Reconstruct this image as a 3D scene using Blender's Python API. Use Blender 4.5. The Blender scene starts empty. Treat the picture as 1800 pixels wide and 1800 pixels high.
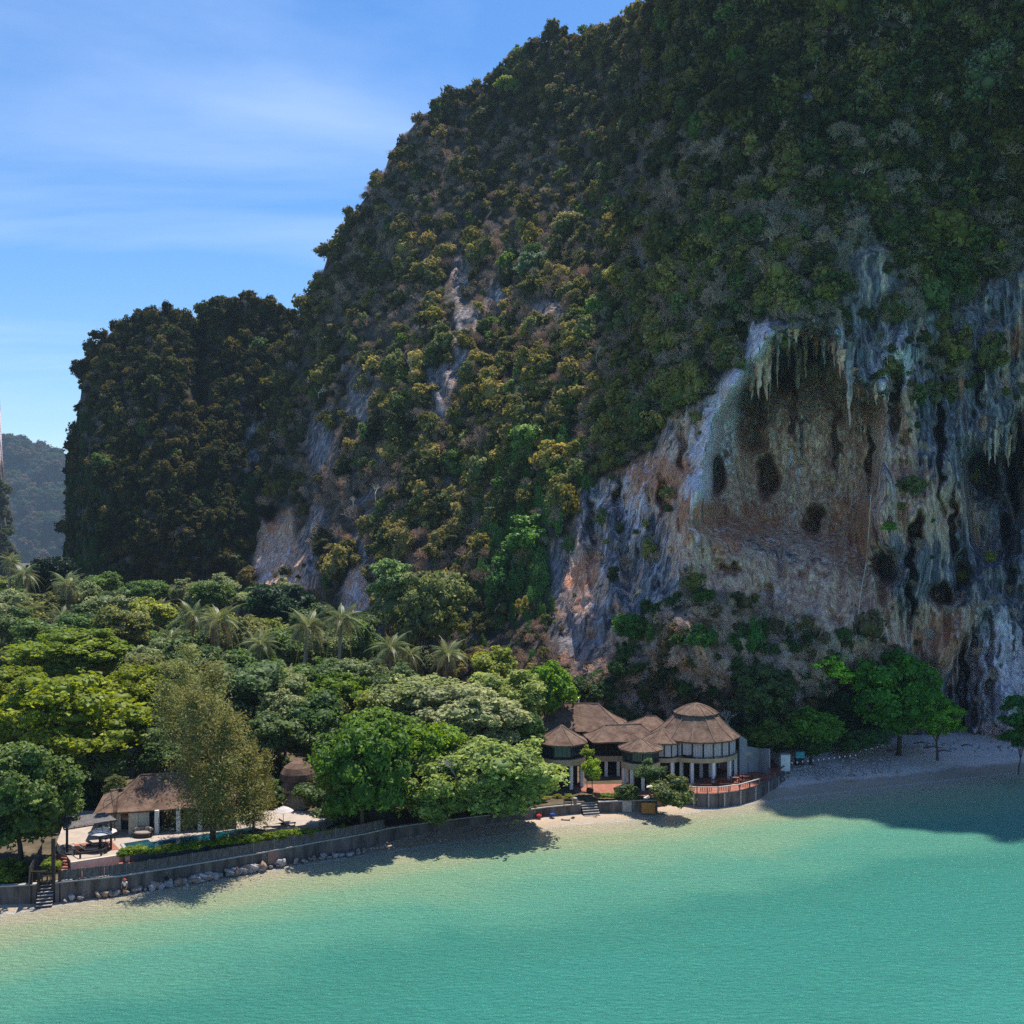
import bpy, math, random
import numpy as np
from math import sin, cos, pi, radians as R
from mathutils import Vector, Matrix

C = bpy.context.scene.collection
sc = bpy.context.scene
rnd = random.Random(7)
rg = np.random.default_rng(7)

# ---------------------------------------------------------------- camera
CAMH, FP, CX, HY = 36.0, 1800.0, 900.0, 950.0      # camera height, focal length and principal point in photo pixels
cam_d = bpy.data.cameras.new('camera'); cam = bpy.data.objects.new('camera', cam_d); C.objects.link(cam)
cam.location = (0, 0, CAMH); cam.rotation_euler = (R(90), 0, 0)
cam_d.sensor_width = 36; cam_d.sensor_fit = 'HORIZONTAL'; cam_d.lens = 36; cam_d.shift_y = 50 / 1800
cam_d.clip_start = 1; cam_d.clip_end = 20000
sc.camera = cam

# ---------------------------------------------------------------- sun, sky, exposure
SUN_EL, SUN_AZ = R(68), R(24)                       # the sun stands behind the mountain, right of the view
sun_d = bpy.data.lights.new('sun', 'SUN'); sun = bpy.data.objects.new('sun', sun_d); C.objects.link(sun)
sun_d.energy = 3.5; sun_d.angle = R(0.53); sun_d.color = (1.0, 0.93, 0.80)
sdir = Vector((sin(SUN_AZ) * cos(SUN_EL), cos(SUN_AZ) * cos(SUN_EL), sin(SUN_EL)))
sun.rotation_euler = (-sdir).to_track_quat('-Z', 'Y').to_euler(); sun.location = (100, 200, 400)

w = bpy.data.worlds.new('World'); sc.world = w; w.use_nodes = True
nt = w.node_tree; nt.nodes.clear()
def N(t, typ, **kw):
    n = t.nodes.new(typ)
    for k, v in kw.items(): setattr(n, k, v)
    return n
out = N(nt, 'ShaderNodeOutputWorld'); bg = N(nt, 'ShaderNodeBackground')
sky = N(nt, 'ShaderNodeTexSky'); sky.sky_type = 'NISHITA'; sky.sun_disc = False
sky.sun_elevation = SUN_EL; sky.sun_rotation = SUN_AZ
sky.altitude = 0; sky.air_density = 1.0; sky.dust_density = 0.35; sky.ozone_density = 3.2
bg.inputs['Strength'].default_value = 0.145
hs = N(nt, 'ShaderNodeHueSaturation'); hs.inputs['Saturation'].default_value = 1.30; hs.inputs['Hue'].default_value = .503; hs.inputs['Value'].default_value = .53
nt.links.new(sky.outputs[0], hs.inputs['Color'])
# thin streaked cirrus, laid on a plane high above the place
tc = N(nt, 'ShaderNodeTexCoord'); sx = N(nt, 'ShaderNodeSeparateXYZ'); nt.links.new(tc.outputs['Generated'], sx.inputs[0])
def M(t, op, a, b=None, c=None):
    m = N(t, 'ShaderNodeMath', operation=op)
    for i, v in enumerate((a, b, c)):
        if v is None: continue
        if isinstance(v, (int, float)): m.inputs[i].default_value = v
        else: t.links.new(v, m.inputs[i])
    return m.outputs[0]
zz = M(nt, 'MAXIMUM', M(nt, 'ADD', sx.outputs[2], 0.12), 0.05)
cb = N(nt, 'ShaderNodeCombineXYZ')
nt.links.new(M(nt, 'DIVIDE', sx.outputs[0], zz), cb.inputs[0]); nt.links.new(M(nt, 'DIVIDE', sx.outputs[1], zz), cb.inputs[1])
mp = N(nt, 'ShaderNodeMapping'); mp.inputs['Rotation'].default_value = (0, 0, R(20)); mp.inputs['Scale'].default_value = (0.55, 1.5, 1)
mp.inputs['Location'].default_value = (0.35, 0.9, 0)
nt.links.new(cb.outputs[0], mp.inputs['Vector'])
n1 = N(nt, 'ShaderNodeTexNoise'); n1.inputs['Scale'].default_value = 0.9; n1.inputs['Detail'].default_value = 9; n1.inputs['Roughness'].default_value = 0.52; n1.inputs['Distortion'].default_value = 0.7
nt.links.new(mp.outputs[0], n1.inputs['Vector'])
cr = N(nt, 'ShaderNodeValToRGB'); cr.color_ramp.elements[0].position = 0.46; cr.color_ramp.elements[1].position = 0.70
nt.links.new(n1.outputs['Fac'], cr.inputs[0])
mx = N(nt, 'ShaderNodeMix', data_type='RGBA'); mx.inputs[7].default_value = (2.4, 3.0, 4.2, 1)
nt.links.new(M(nt, 'MULTIPLY', cr.outputs[0], 0.40), mx.inputs[0]); nt.links.new(hs.outputs[0], mx.inputs[6])
nt.links.new(mx.outputs[2], bg.inputs['Color']); nt.links.new(bg.outputs[0], out.inputs[0])

w.cycles.sampling_method = 'NONE'
sc.view_settings.view_transform = 'Standard'; sc.view_settings.look = 'None'
sc.view_settings.exposure = 1.15; sc.view_settings.gamma = 1.0; sc.view_settings.use_curve_mapping = False
sc.render.engine = 'CYCLES'
sc.cycles.max_bounces = 5; sc.cycles.diffuse_bounces = 3; sc.cycles.glossy_bounces = 2; sc.cycles.transmission_bounces = 3
sc.cycles.caustics_reflective = False; sc.cycles.caustics_refractive = False
sc.cycles.use_denoising = False

# ---------------------------------------------------------------- numbers and helpers
def W(px, py, D): return Vector(((px - CX) * D / FP, D, CAMH - (py - HY) * D / FP))      # the point D metres away seen at that pixel
def G(px, py, z=0.0):                                                                   # the point of height z seen at that pixel
    return W(px, py, (CAMH - z) * FP / (py - HY))

def hash3(i, j, k, s):
    n = (i * 374761393 + j * 668265263 + k * 2147483647 + s * 1274126177) & 0xFFFFFFFF
    n = ((n ^ (n >> 13)) * 1274126177) & 0xFFFFFFFF
    n = ((n ^ (n >> 16)) * 2246822519) & 0xFFFFFFFF
    return ((n ^ (n >> 15)) & 0xFFFFFF) / float(0xFFFFFF)
def vnoise(x, y, z, s=0):
    x, y, z = np.broadcast_arrays(np.asarray(x, float), np.asarray(y, float), np.asarray(z, float))
    xi, yi, zi = np.floor(x).astype(np.int64), np.floor(y).astype(np.int64), np.floor(z).astype(np.int64)
    u, v, t = x - xi, y - yi, z - zi
    u, v, t = [q * q * (3 - 2 * q) for q in (u, v, t)]
    r = 0
    for a in (0, 1):
        for b in (0, 1):
            for c in (0, 1):
                r = r + (u if a else 1 - u) * (v if b else 1 - v) * (t if c else 1 - t) * hash3(xi + a, yi + b, zi + c, s)
    return r
def fbm(x, y, z, s=0, o=4):
    r, a, t = 0, 1.0, 0
    for k in range(o):
        r = r + a * vnoise(np.asarray(x) * 2 ** k, np.asarray(y) * 2 ** k, np.asarray(z) * 2 ** k, s + 17 * k); t += a; a *= 0.5
    return r / t
def sstep(a, b, x):
    t = np.clip((x - a) / (b - a), 0, 1); return t * t * (3 - 2 * t)
def sdpoly(x, y, P):                                 # signed distance to a polygon, negative inside
    x = np.asarray(x, float); y = np.asarray(y, float); d = np.full(x.shape, 1e9); ins = np.zeros(x.shape, bool)
    n = len(P)
    for i in range(n):
        x0, y0 = P[i]; x1, y1 = P[(i + 1) % n]
        ex, ey = x1 - x0, y1 - y0
        t = np.clip(((x - x0) * ex + (y - y0) * ey) / (ex * ex + ey * ey), 0, 1)
        d = np.minimum(d, np.hypot(x - x0 - t * ex, y - y0 - t * ey))
        if y0 != y1:
            cr_ = ((y0 > y) != (y1 > y)) & (x < (x1 - x0) * (y - y0) / (y1 - y0) + x0)
            ins ^= cr_
    return np.where(ins, -d, d)
def ell(x, y, cx, cy, rx, ry, p=2.0):                # 1 inside an ellipse, falling to 0 outside
    q = ((x - cx) / rx) ** 2 + ((y - cy) / ry) ** 2
    return np.exp(-q ** (p / 2) * 1.2)

def tag(o, label=None, cat=None, group=None, kind=None):
    if label: o['label'] = label
    if cat: o['category'] = cat
    if group: o['group'] = group
    if kind: o['kind'] = kind
    return o
def link(name, data, parent=None, mat=None):
    o = bpy.data.objects.new(name, data); C.objects.link(o)
    if parent is not None: o.parent = parent
    if mat is not None: data.materials.clear(); data.materials.append(mat)
    return o
def empty(name, loc, rz=0):
    o = bpy.data.objects.new(name, None); C.objects.link(o); o.location = loc; o.rotation_euler = (0, 0, rz); o.empty_display_size = 0.5
    return o
def mesh_np(name, V, F, attrs=None, smooth=False):
    me = bpy.data.meshes.new(name); V = np.asarray(V, np.float32); F = np.asarray(F, np.int32)
    k = F.shape[1]
    me.vertices.add(len(V)); me.vertices.foreach_set('co', V.ravel())
    me.loops.add(F.size); me.loops.foreach_set('vertex_index', F.ravel())
    me.polygons.add(len(F)); me.polygons.foreach_set('loop_start', np.arange(len(F), dtype=np.int32) * k)
    me.polygons.foreach_set('loop_total', np.full(len(F), k, np.int32))
    if smooth: me.polygons.foreach_set('use_smooth', np.ones(len(F), bool))
    for an, (typ, arr) in (attrs or {}).items():
        a = me.attributes.new(an, typ, 'POINT')
        a.data.foreach_set('color' if typ == 'FLOAT_COLOR' else 'value', np.asarray(arr, np.float32).ravel())
    me.update(calc_edges=True); me.validate()
    return me
def grid_faces(nr, nc):
    i = np.arange((nr - 1) * nc).reshape(nr - 1, nc)[:, :-1].ravel()
    return np.stack([i, i + 1, i + nc + 1, i + nc], 1)

class MB:                                            # collects shapes in world coordinates, builds ONE mesh
    def __init__(s): s.v = []; s.f = []
    def add(s, V, F):
        b = len(s.v); s.v += [tuple(q) for q in V]; s.f += [tuple(b + i for i in f) for f in F]; return s
    def box(s, c, d, rz=0, bev=0):
        x, y, z = d[0] / 2, d[1] / 2, d[2] / 2; V = []
        for dz in (-z, z):
            for dx, dy in ((-x, -y), (x, -y), (x, y), (-x, y)):
                V.append((c[0] + dx * cos(rz) - dy * sin(rz), c[1] + dx * sin(rz) + dy * cos(rz), c[2] + dz))
        return s.add(V, [(3, 2, 1, 0), (4, 5, 6, 7), (0, 1, 5, 4), (1, 2, 6, 5), (2, 3, 7, 6), (3, 0, 4, 7)])
    def prism(s, P, z0, z1):                         # z0, z1: numbers or one per corner
        n = len(P); a = [z0] * n if isinstance(z0, (int, float)) else z0; b = [z1] * n if isinstance(z1, (int, float)) else z1
        V = [(p[0], p[1], a[i]) for i, p in enumerate(P)] + [(p[0], p[1], b[i]) for i, p in enumerate(P)]
        ar = sum(P[i][0] * P[(i + 1) % n][1] - P[(i + 1) % n][0] * P[i][1] for i in range(n))
        F = [tuple(range(n - 1, -1, -1)), tuple(range(n, 2 * n))] + [(i, (i + 1) % n, n + (i + 1) % n, n + i) for i in range(n)]
        if ar < 0: F = [f[::-1] for f in F]
        return s.add(V, F)
    def tube(s, P, r, n=6, cap=True):
        P = [Vector(p) for p in P]; r = [r] * len(P) if isinstance(r, (int, float)) else r; V = []
        up = Vector((0, 0, 1))
        for i, p in enumerate(P):
            d = (P[min(i + 1, len(P) - 1)] - P[max(i - 1, 0)]).normalized()
            a = d.cross(up if abs(d.z) < 0.95 else Vector((0, 1, 0))).normalized(); b = d.cross(a)
            V += [tuple(p + (a * cos(2 * pi * k / n) + b * sin(2 * pi * k / n)) * r[i]) for k in range(n)]
        F = [(i * n + k, i * n + (k + 1) % n, (i + 1) * n + (k + 1) % n, (i + 1) * n + k) for i in range(len(P) - 1) for k in range(n)]
        if cap: F += [tuple(range(n)), tuple(range((len(P) - 1) * n + n - 1, (len(P) - 1) * n - 1, -1))]
        return s.add(V, F)
    def lathe(s, c, prof, n=16, sx=1, sy=1, ph=0):
        V = []; F = []
        for (r, z) in prof: V += [(c[0] + r * sx * cos(2 * pi * k / n + ph), c[1] + r * sy * sin(2 * pi * k / n + ph), c[2] + z) for k in range(n)]
        for i in range(len(prof) - 1): F += [(i * n + k, i * n + (k + 1) % n, (i + 1) * n + (k + 1) % n, (i + 1) * n + k) for k in range(n)]
        F += [tuple(range(n - 1, -1, -1)), tuple(range((len(prof) - 1) * n, len(prof) * n))]
        return s.add(V, F)
    def build(s, name, mat, parent=None, smooth=False, bevel=0):
        off = Vector(parent.location) if parent is not None else Vector((0, 0, 0))
        if parent is not None and parent.parent is not None: off = off + Vector(parent.parent.location)
        me = bpy.data.meshes.new(name); me.from_pydata([(x - off.x, y - off.y, z - off.z) for x, y, z in s.v], [], s.f); me.update()
        if smooth: me.polygons.foreach_set('use_smooth', [True] * len(me.polygons))
        o = link(name, me, parent, mat)
        if bevel:
            m = o.modifiers.new('bevel', 'BEVEL'); m.width = bevel; m.segments = 1; m.limit_method = 'ANGLE'
        return o
def copy_tree(o, parent=None, names=None):
    c = o.copy(); C.objects.link(c); c.parent = parent
    for ch in list(o.children): copy_tree(ch, c)
    return c

# ---------------------------------------------------------------- materials
def mat(name, col=(.5, .5, .5), rough=.8, spec=.3, var=0.0, vscale=2.0, bump=0.0, bscale=8.0, metal=0, stretch=(1, 1, 1), col2=None, detail=5):
    m = bpy.data.materials.new(name); m.use_nodes = True; t = m.node_tree; b = t.nodes['Principled BSDF']
    b.inputs['Base Color'].default_value = (*col, 1); b.inputs['Roughness'].default_value = rough
    b.inputs['Specular IOR Level'].default_value = spec; b.inputs['Metallic'].default_value = metal
    if var or bump or col2:
        co = N(t, 'ShaderNodeTexCoord'); mpn = N(t, 'ShaderNodeMapping'); mpn.inputs['Scale'].default_value = stretch
        t.links.new(co.outputs['Object'], mpn.inputs[0])
        nz = N(t, 'ShaderNodeTexNoise'); nz.inputs['Scale'].default_value = vscale; nz.inputs['Detail'].default_value = detail; nz.inputs['Roughness'].default_value = .62
        t.links.new(mpn.outputs[0], nz.inputs['Vector'])
        c2 = col2 or tuple(c * (1 - var) for c in col); c1 = col if col2 else tuple(min(1, c * (1 + var)) for c in col)
        r = N(t, 'ShaderNodeValToRGB'); r.color_ramp.elements[0].position = .32; r.color_ramp.elements[1].position = .68
        r.color_ramp.elements[0].color = (*c2, 1); r.color_ramp.elements[1].color = (*c1, 1)
        t.links.new(nz.outputs['Fac'], r.inputs[0]); t.links.new(r.outputs[0], b.inputs['Base Color'])
        if bump:
            nb = N(t, 'ShaderNodeTexNoise'); nb.inputs['Scale'].default_value = bscale; nb.inputs['Detail'].default_value = 6
            t.links.new(mpn.outputs[0], nb.inputs['Vector'])
            bp = N(t, 'ShaderNodeBump'); bp.inputs['Strength'].default_value = bump; bp.inputs['Distance'].default_value = .15
            t.links.new(nb.outputs['Fac'], bp.inputs['Height']); t.links.new(bp.outputs[0], b.inputs['Normal'])
    return m
m_conc = mat('concrete', (.115, .098, .095), .9, .2, .6, .9, .6, 3, stretch=(1.3, 1.3, .22))
m_coping = mat('pale_coping', (.33, .31, .30), .85, .2, .2, 2, .2)
m_white = mat('white_paint', (.72, .70, .68), .7, .3, .08, 1.5)
m_plaster = mat('cream_plaster', (.55, .48, .38), .85, .2, .12, 1.5)
m_beige = mat('beige_band', (.42, .32, .20), .8, .2, .15, 1.0)
m_thatch = mat('thatch', (.235, .160, .125), .95, .05, 0, .8, 1.0, 9, col2=(.09, .056, .044), detail=12)
m_ridge = mat('thatch_ridge', (.20, .145, .115), .95, .05, .25, 2)
m_darkwood = mat('dark_wood', (.035, .026, .024), .7, .3, .3, 3)
m_greywood = mat('weathered_wood', (.16, .15, .155), .9, .1, .35, 4, .5, 10, stretch=(1, 1, .2))
m_brush = mat('brushwood', (.120, .105, .110), .95, .05, .45, 5, .8, 14, stretch=(3, 3, .25))
m_redwood = mat('red_wood', (.15, .045, .03), .6, .3, .3, 3)
m_terra = mat('terracotta', (.27, .105, .075), .8, .2, .3, 1.5, .2)
m_paving = mat('pale_paving', (.36, .30, .26), .85, .2, .15, 1.0, .2)
m_curtain = mat('curtain_cloth', (.46, .42, .44), .95, .05, .12, 2.0, .4, 5, stretch=(2, 2, .15))
m_glass = mat('dark_glass', (.02, .035, .045), .08, .6)
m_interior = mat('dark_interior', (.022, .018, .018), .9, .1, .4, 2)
m_metal = mat('galvanised_pipe', (.55, .56, .58), .4, .5, metal=.6)
m_umb = mat('umbrella_cloth', (.50, .46, .46), .9, .1, .1, 3)
m_cush = mat('cushion_cloth', (.26, .22, .20), .95, .05, .2, 5)
m_rattan = mat('brown_rattan', (.05, .03, .022), .7, .3, .3, 12)
m_orange = mat('orange_wood', (.40, .18, .05), .7, .3, .2, 3)
m_rope = mat('pale_rope', (.62, .55, .42), .9, .1, .1, 3)
m_bark = mat('bark', (.10, .075, .06), .95, .05, .4, 3, .6, 8, stretch=(1, 1, .3))
m_palebark = mat('pale_bark', (.30, .26, .235), .95, .05, .25, 3, .4, 8, stretch=(1, 1, .3))
m_twig = mat('dry_twigs', (.42, .37, .34), .95, .05, .2, 3)
m_shaded_white = mat('shade_toned_render', (.27, .26, .28), .85, .2, .15, 1.2)  # white garden wall toned down to grey-lilac, its shade put into the colour
m_lamp = mat('white_lamp', (.8, .8, .78), .5, .4)
m_turq = mat('turquoise_paint', (.03, .33, .36), .5, .4, .15, 2)
m_skin = mat('skin', (.36, .19, .12), .6, .4); m_shirt = mat('white_cotton', (.75, .73, .72), .9, .1); m_red = mat('red_cloth', (.45, .05, .05), .9, .1)
m_short = mat('dark_cloth', (.05, .05, .07), .9, .1)
m_poolw = mat('pool_water', (.006, .065, .085), .06, .5, .35, .6, .12, 3)
m_pooltile = mat('pool_tile', (.07, .09, .09), .5, .4, .3, 6)

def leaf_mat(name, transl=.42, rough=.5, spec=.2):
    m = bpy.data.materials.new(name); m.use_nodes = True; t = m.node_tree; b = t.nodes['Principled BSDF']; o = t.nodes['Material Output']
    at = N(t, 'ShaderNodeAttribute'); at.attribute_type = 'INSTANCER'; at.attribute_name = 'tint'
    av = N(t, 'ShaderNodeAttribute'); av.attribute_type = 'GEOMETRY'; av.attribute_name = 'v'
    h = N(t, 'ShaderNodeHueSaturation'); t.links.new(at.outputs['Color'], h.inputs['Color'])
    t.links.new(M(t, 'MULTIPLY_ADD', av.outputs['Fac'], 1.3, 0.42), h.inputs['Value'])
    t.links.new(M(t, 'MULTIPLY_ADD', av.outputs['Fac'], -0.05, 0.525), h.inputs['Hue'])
    b.inputs['Roughness'].default_value = rough; b.inputs['Specular IOR Level'].default_value = spec
    t.links.new(h.outputs[0], b.inputs['Base Color'])
    tr = N(t, 'ShaderNodeBsdfTranslucent'); h2 = N(t, 'ShaderNodeHueSaturation'); h2.inputs['Hue'].default_value = .485; h2.inputs['Saturation'].default_value = 1.1; h2.inputs['Value'].default_value = 1.5
    t.links.new(h.outputs[0], h2.inputs['Color']); t.links.new(h2.outputs[0], tr.inputs['Color'])
    mxs = N(t, 'ShaderNodeMixShader'); mxs.inputs[0].default_value = transl
    t.links.new(b.outputs[0], mxs.inputs[1]); t.links.new(tr.outputs[0], mxs.inputs[2]); t.links.new(mxs.outputs[0], o.inputs['Surface'])
    return m
m_leaf = leaf_mat('leaves')
m_leafm = leaf_mat('hillside_leaves', .36, .7, .08)
m_frond = leaf_mat('palm_leaves', .28, .45, .35)
m_dry = leaf_mat('dry_scrub_twigs', .1, .9, .05)

def rock_mat(name, sc_=1.0):
    m = bpy.data.materials.new(name); m.use_nodes = True; t = m.node_tree; b = t.nodes['Principled BSDF']
    b.inputs['Roughness'].default_value = .92; b.inputs['Specular IOR Level'].default_value = .15
    g = N(t, 'ShaderNodeNewGeometry')
    def noise(scale, stretch, det=8, rough=.6, dist=0):
        mpn = N(t, 'ShaderNodeMapping'); mpn.inputs['Scale'].default_value = stretch; t.links.new(g.outputs['Position'], mpn.inputs[0])
        n = N(t, 'ShaderNodeTexNoise'); n.inputs['Scale'].default_value = scale; n.inputs['Detail'].default_value = det
        n.inputs['Roughness'].default_value = rough; n.inputs['Distortion'].default_value = dist
        t.links.new(mpn.outputs[0], n.inputs['Vector']); return n.outputs['Fac']
    def ramp(src, a, b_, ca=(0, 0, 0, 1), cb_=(1, 1, 1, 1)):
        r = N(t, 'ShaderNodeValToRGB'); e = r.color_ramp.elements; e[0].position = a; e[1].position = b_; e[0].color = ca; e[1].color = cb_
        t.links.new(src, r.inputs[0]); return r.outputs[0]
    def mixc(f, a, b_):
        x = N(t, 'ShaderNodeMix', data_type='RGBA')
        for s, v in ((0, f), (6, a), (7, b_)):
            if isinstance(v, (float, int)): x.inputs[s].default_value = v
            elif isinstance(v, tuple): x.inputs[s].default_value = v
            else: t.links.new(v, x.inputs[s])
        return x.outputs[2]
    zone = N(t, 'ShaderNodeAttribute'); zone.attribute_name = 'zone'
    sp = N(t, 'ShaderNodeSeparateColor'); t.links.new(zone.outputs['Color'], sp.inputs[0])
    big = noise(.15, (1, 1, .16), 7, .62, .25); big2 = noise(.26, (1, 1, .10), 7, .64); streak = noise(.62, (1, 1, .06), 8, .64); fine = noise(.7, (1, 1, .45), 8, .7)
    base = ramp(streak, .40, .60, (.12, .125, .15, 1), (.42, .43, .47, 1))
    tanc = ramp(fine, .36, .62, (.64, .35, .23, 1), (.97, .72, .52, 1))
    tans = ramp(M(t, 'ADD', M(t, 'ADD', M(t, 'MULTIPLY', big, .55), M(t, 'MULTIPLY', streak, .45)), M(t, 'MULTIPLY', sp.outputs[0], .30)), .53, .60)
    base = mixc(tans, base, tanc)
    orf = ramp(M(t, 'ADD', noise(.20, (1, 1, .22), 8, .7), M(t, 'MULTIPLY', zone.outputs['Alpha'], .26)), .60, .70)
    base = mixc(M(t, 'MULTIPLY', orf, .8), base, (.70, .30, .15, 1))
    whf = ramp(M(t, 'ADD', M(t, 'ADD', M(t, 'MULTIPLY', big2, .6), M(t, 'MULTIPLY', streak, .4)), M(t, 'MULTIPLY', sp.outputs[2], .20)), .56, .64)
    base = mixc(whf, base, (.90, .84, .88, 1))
    dk = ramp(M(t, 'SUBTRACT', noise(.42, (1, 1, .09), 8, .68), M(t, 'MULTIPLY', sp.outputs[0], .06)), .57, .61); base = mixc(M(t, 'MULTIPLY', dk, .85), base, (.06, .06, .075, 1))
    mott = ramp(noise(1.5, (1, 1, .5), 8, .7), .38, .62, (.52, .455, .49, 1), (1.38, 1.22, 1.22, 1))
    mm = N(t, 'ShaderNodeMix', data_type='RGBA', blend_type='MULTIPLY'); mm.inputs[0].default_value = 1
    t.links.new(base, mm.inputs[6]); t.links.new(mott, mm.inputs[7]); base = mm.outputs[2]
    soil = ramp(noise(.5, (1, 1, 1), 8, .7), .35, .65, (.035, .036, .028, 1), (.13, .105, .085, 1))
    base = mixc(sp.outputs[1], base, soil)
    t.links.new(base, b.inputs['Base Color'])
    bp = N(t, 'ShaderNodeBump'); bp.inputs['Strength'].default_value = 1.0; bp.inputs['Distance'].default_value = .9
    t.links.new(M(t, 'ADD', M(t, 'MULTIPLY', streak, 1.0), M(t, 'ADD', M(t, 'MULTIPLY', noise(1.1, (1, 1, .35), 7, .68), 1.2), M(t, 'MULTIPLY', noise(5, (1, 1, .8), 6, .7), .12))), bp.inputs['Height'])
    t.links.new(bp.outputs[0], b.inputs['Normal'])
    return m
m_rock = rock_mat('limestone')
m_boulder = mat('boulder_stone', (.46, .42, .42), .9, .15, 0, 1.2, .8, 4, col2=(.17, .15, .155), detail=8)
m_boulder2 = mat('tan_boulder_stone', (.40, .30, .22), .9, .15, 0, 1.2, .8, 4, col2=(.16, .12, .10), detail=8)
m_sand = mat('sand', (.60, .48, .41), .95, .1, .10, .25, .25, 3)
m_soil = mat('leaf_litter_soil', (.10, .08, .055), .95, .05, .4, .4, .5, 2)
# ================================================================ SETTING
# shoreline: points of the waterline, then distance landward (m) as s = Y - shoreY(X)
shore_px = [(-700, 1640), (-200, 1622), (0, 1605), (200, 1573), (330, 1553), (500, 1523), (650, 1499), (870, 1468), (1000, 1447), (1100, 1440), (1220, 1425), (1400, 1399), (1600, 1377), (1800, 1354), (2050, 1345)]
SH = np.array([G(a, b)[:2] for a, b in shore_px])
SH = np.vstack([[-900, 80], SH, [SH[-1][0] + 60, SH[-1][1] + 8], [400, 190], [900, 200]])
def shoreY(X):
    X = np.asarray(X, float); return (np.interp(X - 2, SH[:, 0], SH[:, 1]) + np.interp(X, SH[:, 0], SH[:, 1]) + np.interp(X + 2, SH[:, 0], SH[:, 1])) / 3
xs = np.unique(np.concatenate([np.linspace(-1500, -150, 25), np.linspace(-150, 150, 301), np.linspace(150, 1500, 25)]))
def sand_z(X, s):
    z = np.where(s < 0, s * .08, .11 * s)
    lim = np.where(X < 34, 1.0 + 1.1 * sstep(22, 34, X), 2.1)
    z = np.minimum(z, lim + .01 * np.maximum(s - 19, 0) * (X > 34))
    z = z + (fbm(X * .35, s * .35, 0, 5, 4) - .5) * .38 * sstep(0.3, 4, s) + (fbm(X * .08, s * .1, 0, 6, 3) - .5) * .25 * sstep(-1, 3, s)
    return z
# sand and seabed sheet to the horizon
ss = np.unique(np.concatenate([-np.geomspace(40, 900, 16)[::-1], np.linspace(-40, -2, 20), np.linspace(-2, 40, 95), np.geomspace(41, 1500, 22)]))
XX, SS = np.meshgrid(xs, ss); YY = shoreY(XX) + SS; ZZ = np.maximum(sand_z(XX, SS), -4)
m_beach = bpy.data.materials.new('wet_and_dry_sand'); m_beach.use_nodes = True
def _beach():
    t = m_beach.node_tree; b = t.nodes['Principled BSDF']; g = N(t, 'ShaderNodeNewGeometry')
    a = N(t, 'ShaderNodeAttribute'); a.attribute_name = 'shore'
    nz = N(t, 'ShaderNodeTexNoise'); nz.inputs['Scale'].default_value = .5; nz.inputs['Detail'].default_value = 8; t.links.new(g.outputs['Position'], nz.inputs['Vector'])
    r = N(t, 'ShaderNodeValToRGB'); e = r.color_ramp.elements
    e[0].position = 0; e[0].color = (.34, .265, .19, 1); e[1].position = 1; e[1].color = (.76, .63, .58, 1)
    x = e.new(.32); x.color = (.44, .34, .27, 1); x = e.new(.45); x.color = (.74, .61, .55, 1)
    f = M(t, 'ADD', M(t, 'MULTIPLY', a.outputs['Fac'], .1), M(t, 'MULTIPLY', M(t, 'SUBTRACT', nz.outputs['Fac'], .5), .25)); t.links.new(f, r.inputs[0])
    n2 = N(t, 'ShaderNodeTexNoise'); n2.inputs['Scale'].default_value = 4; n2.inputs['Detail'].default_value = 8; n2.inputs['Roughness'].default_value = .75; t.links.new(g.outputs['Position'], n2.inputs['Vector'])
    r2 = N(t, 'ShaderNodeValToRGB'); r2.color_ramp.elements[0].position = .33; r2.color_ramp.elements[1].position = .5; r2.color_ramp.elements[0].color = (.55, .5, .48, 1)
    t.links.new(n2.outputs['Fac'], r2.inputs[0])
    mm = N(t, 'ShaderNodeMix', data_type='RGBA', blend_type='MULTIPLY'); mm.inputs[0].default_value = .7; t.links.new(r.outputs[0], mm.inputs[6]); t.links.new(r2.outputs[0], mm.inputs[7])
    r3 = N(t, 'ShaderNodeMix', data_type='RGBA'); r3.inputs[7].default_value = (.06, .055, .035, 1); t.links.new(mm.outputs[2], r3.inputs[6]); t.links.new(M(t, 'GREATER_THAN', a.outputs['Fac'], 45), r3.inputs[0])
    t.links.new(r3.outputs[2], b.inputs['Base Color']); b.inputs['Roughness'].default_value = .9
    bp = N(t, 'ShaderNodeBump'); bp.inputs['Strength'].default_value = .6; bp.inputs['Distance'].default_value = .2; t.links.new(n2.outputs['Fac'], bp.inputs['Height']); t.links.new(bp.outputs[0], b.inputs['Normal'])
_beach()
me = mesh_np('beach', np.stack([XX, YY, ZZ], -1).reshape(-1, 3), grid_faces(len(ss), len(xs)), {'shore': ('FLOAT', SS.ravel())}, True)
tag(link('beach', me, None, m_beach), 'pale sand beach running along the foot of the cliff', kind='structure')

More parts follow.
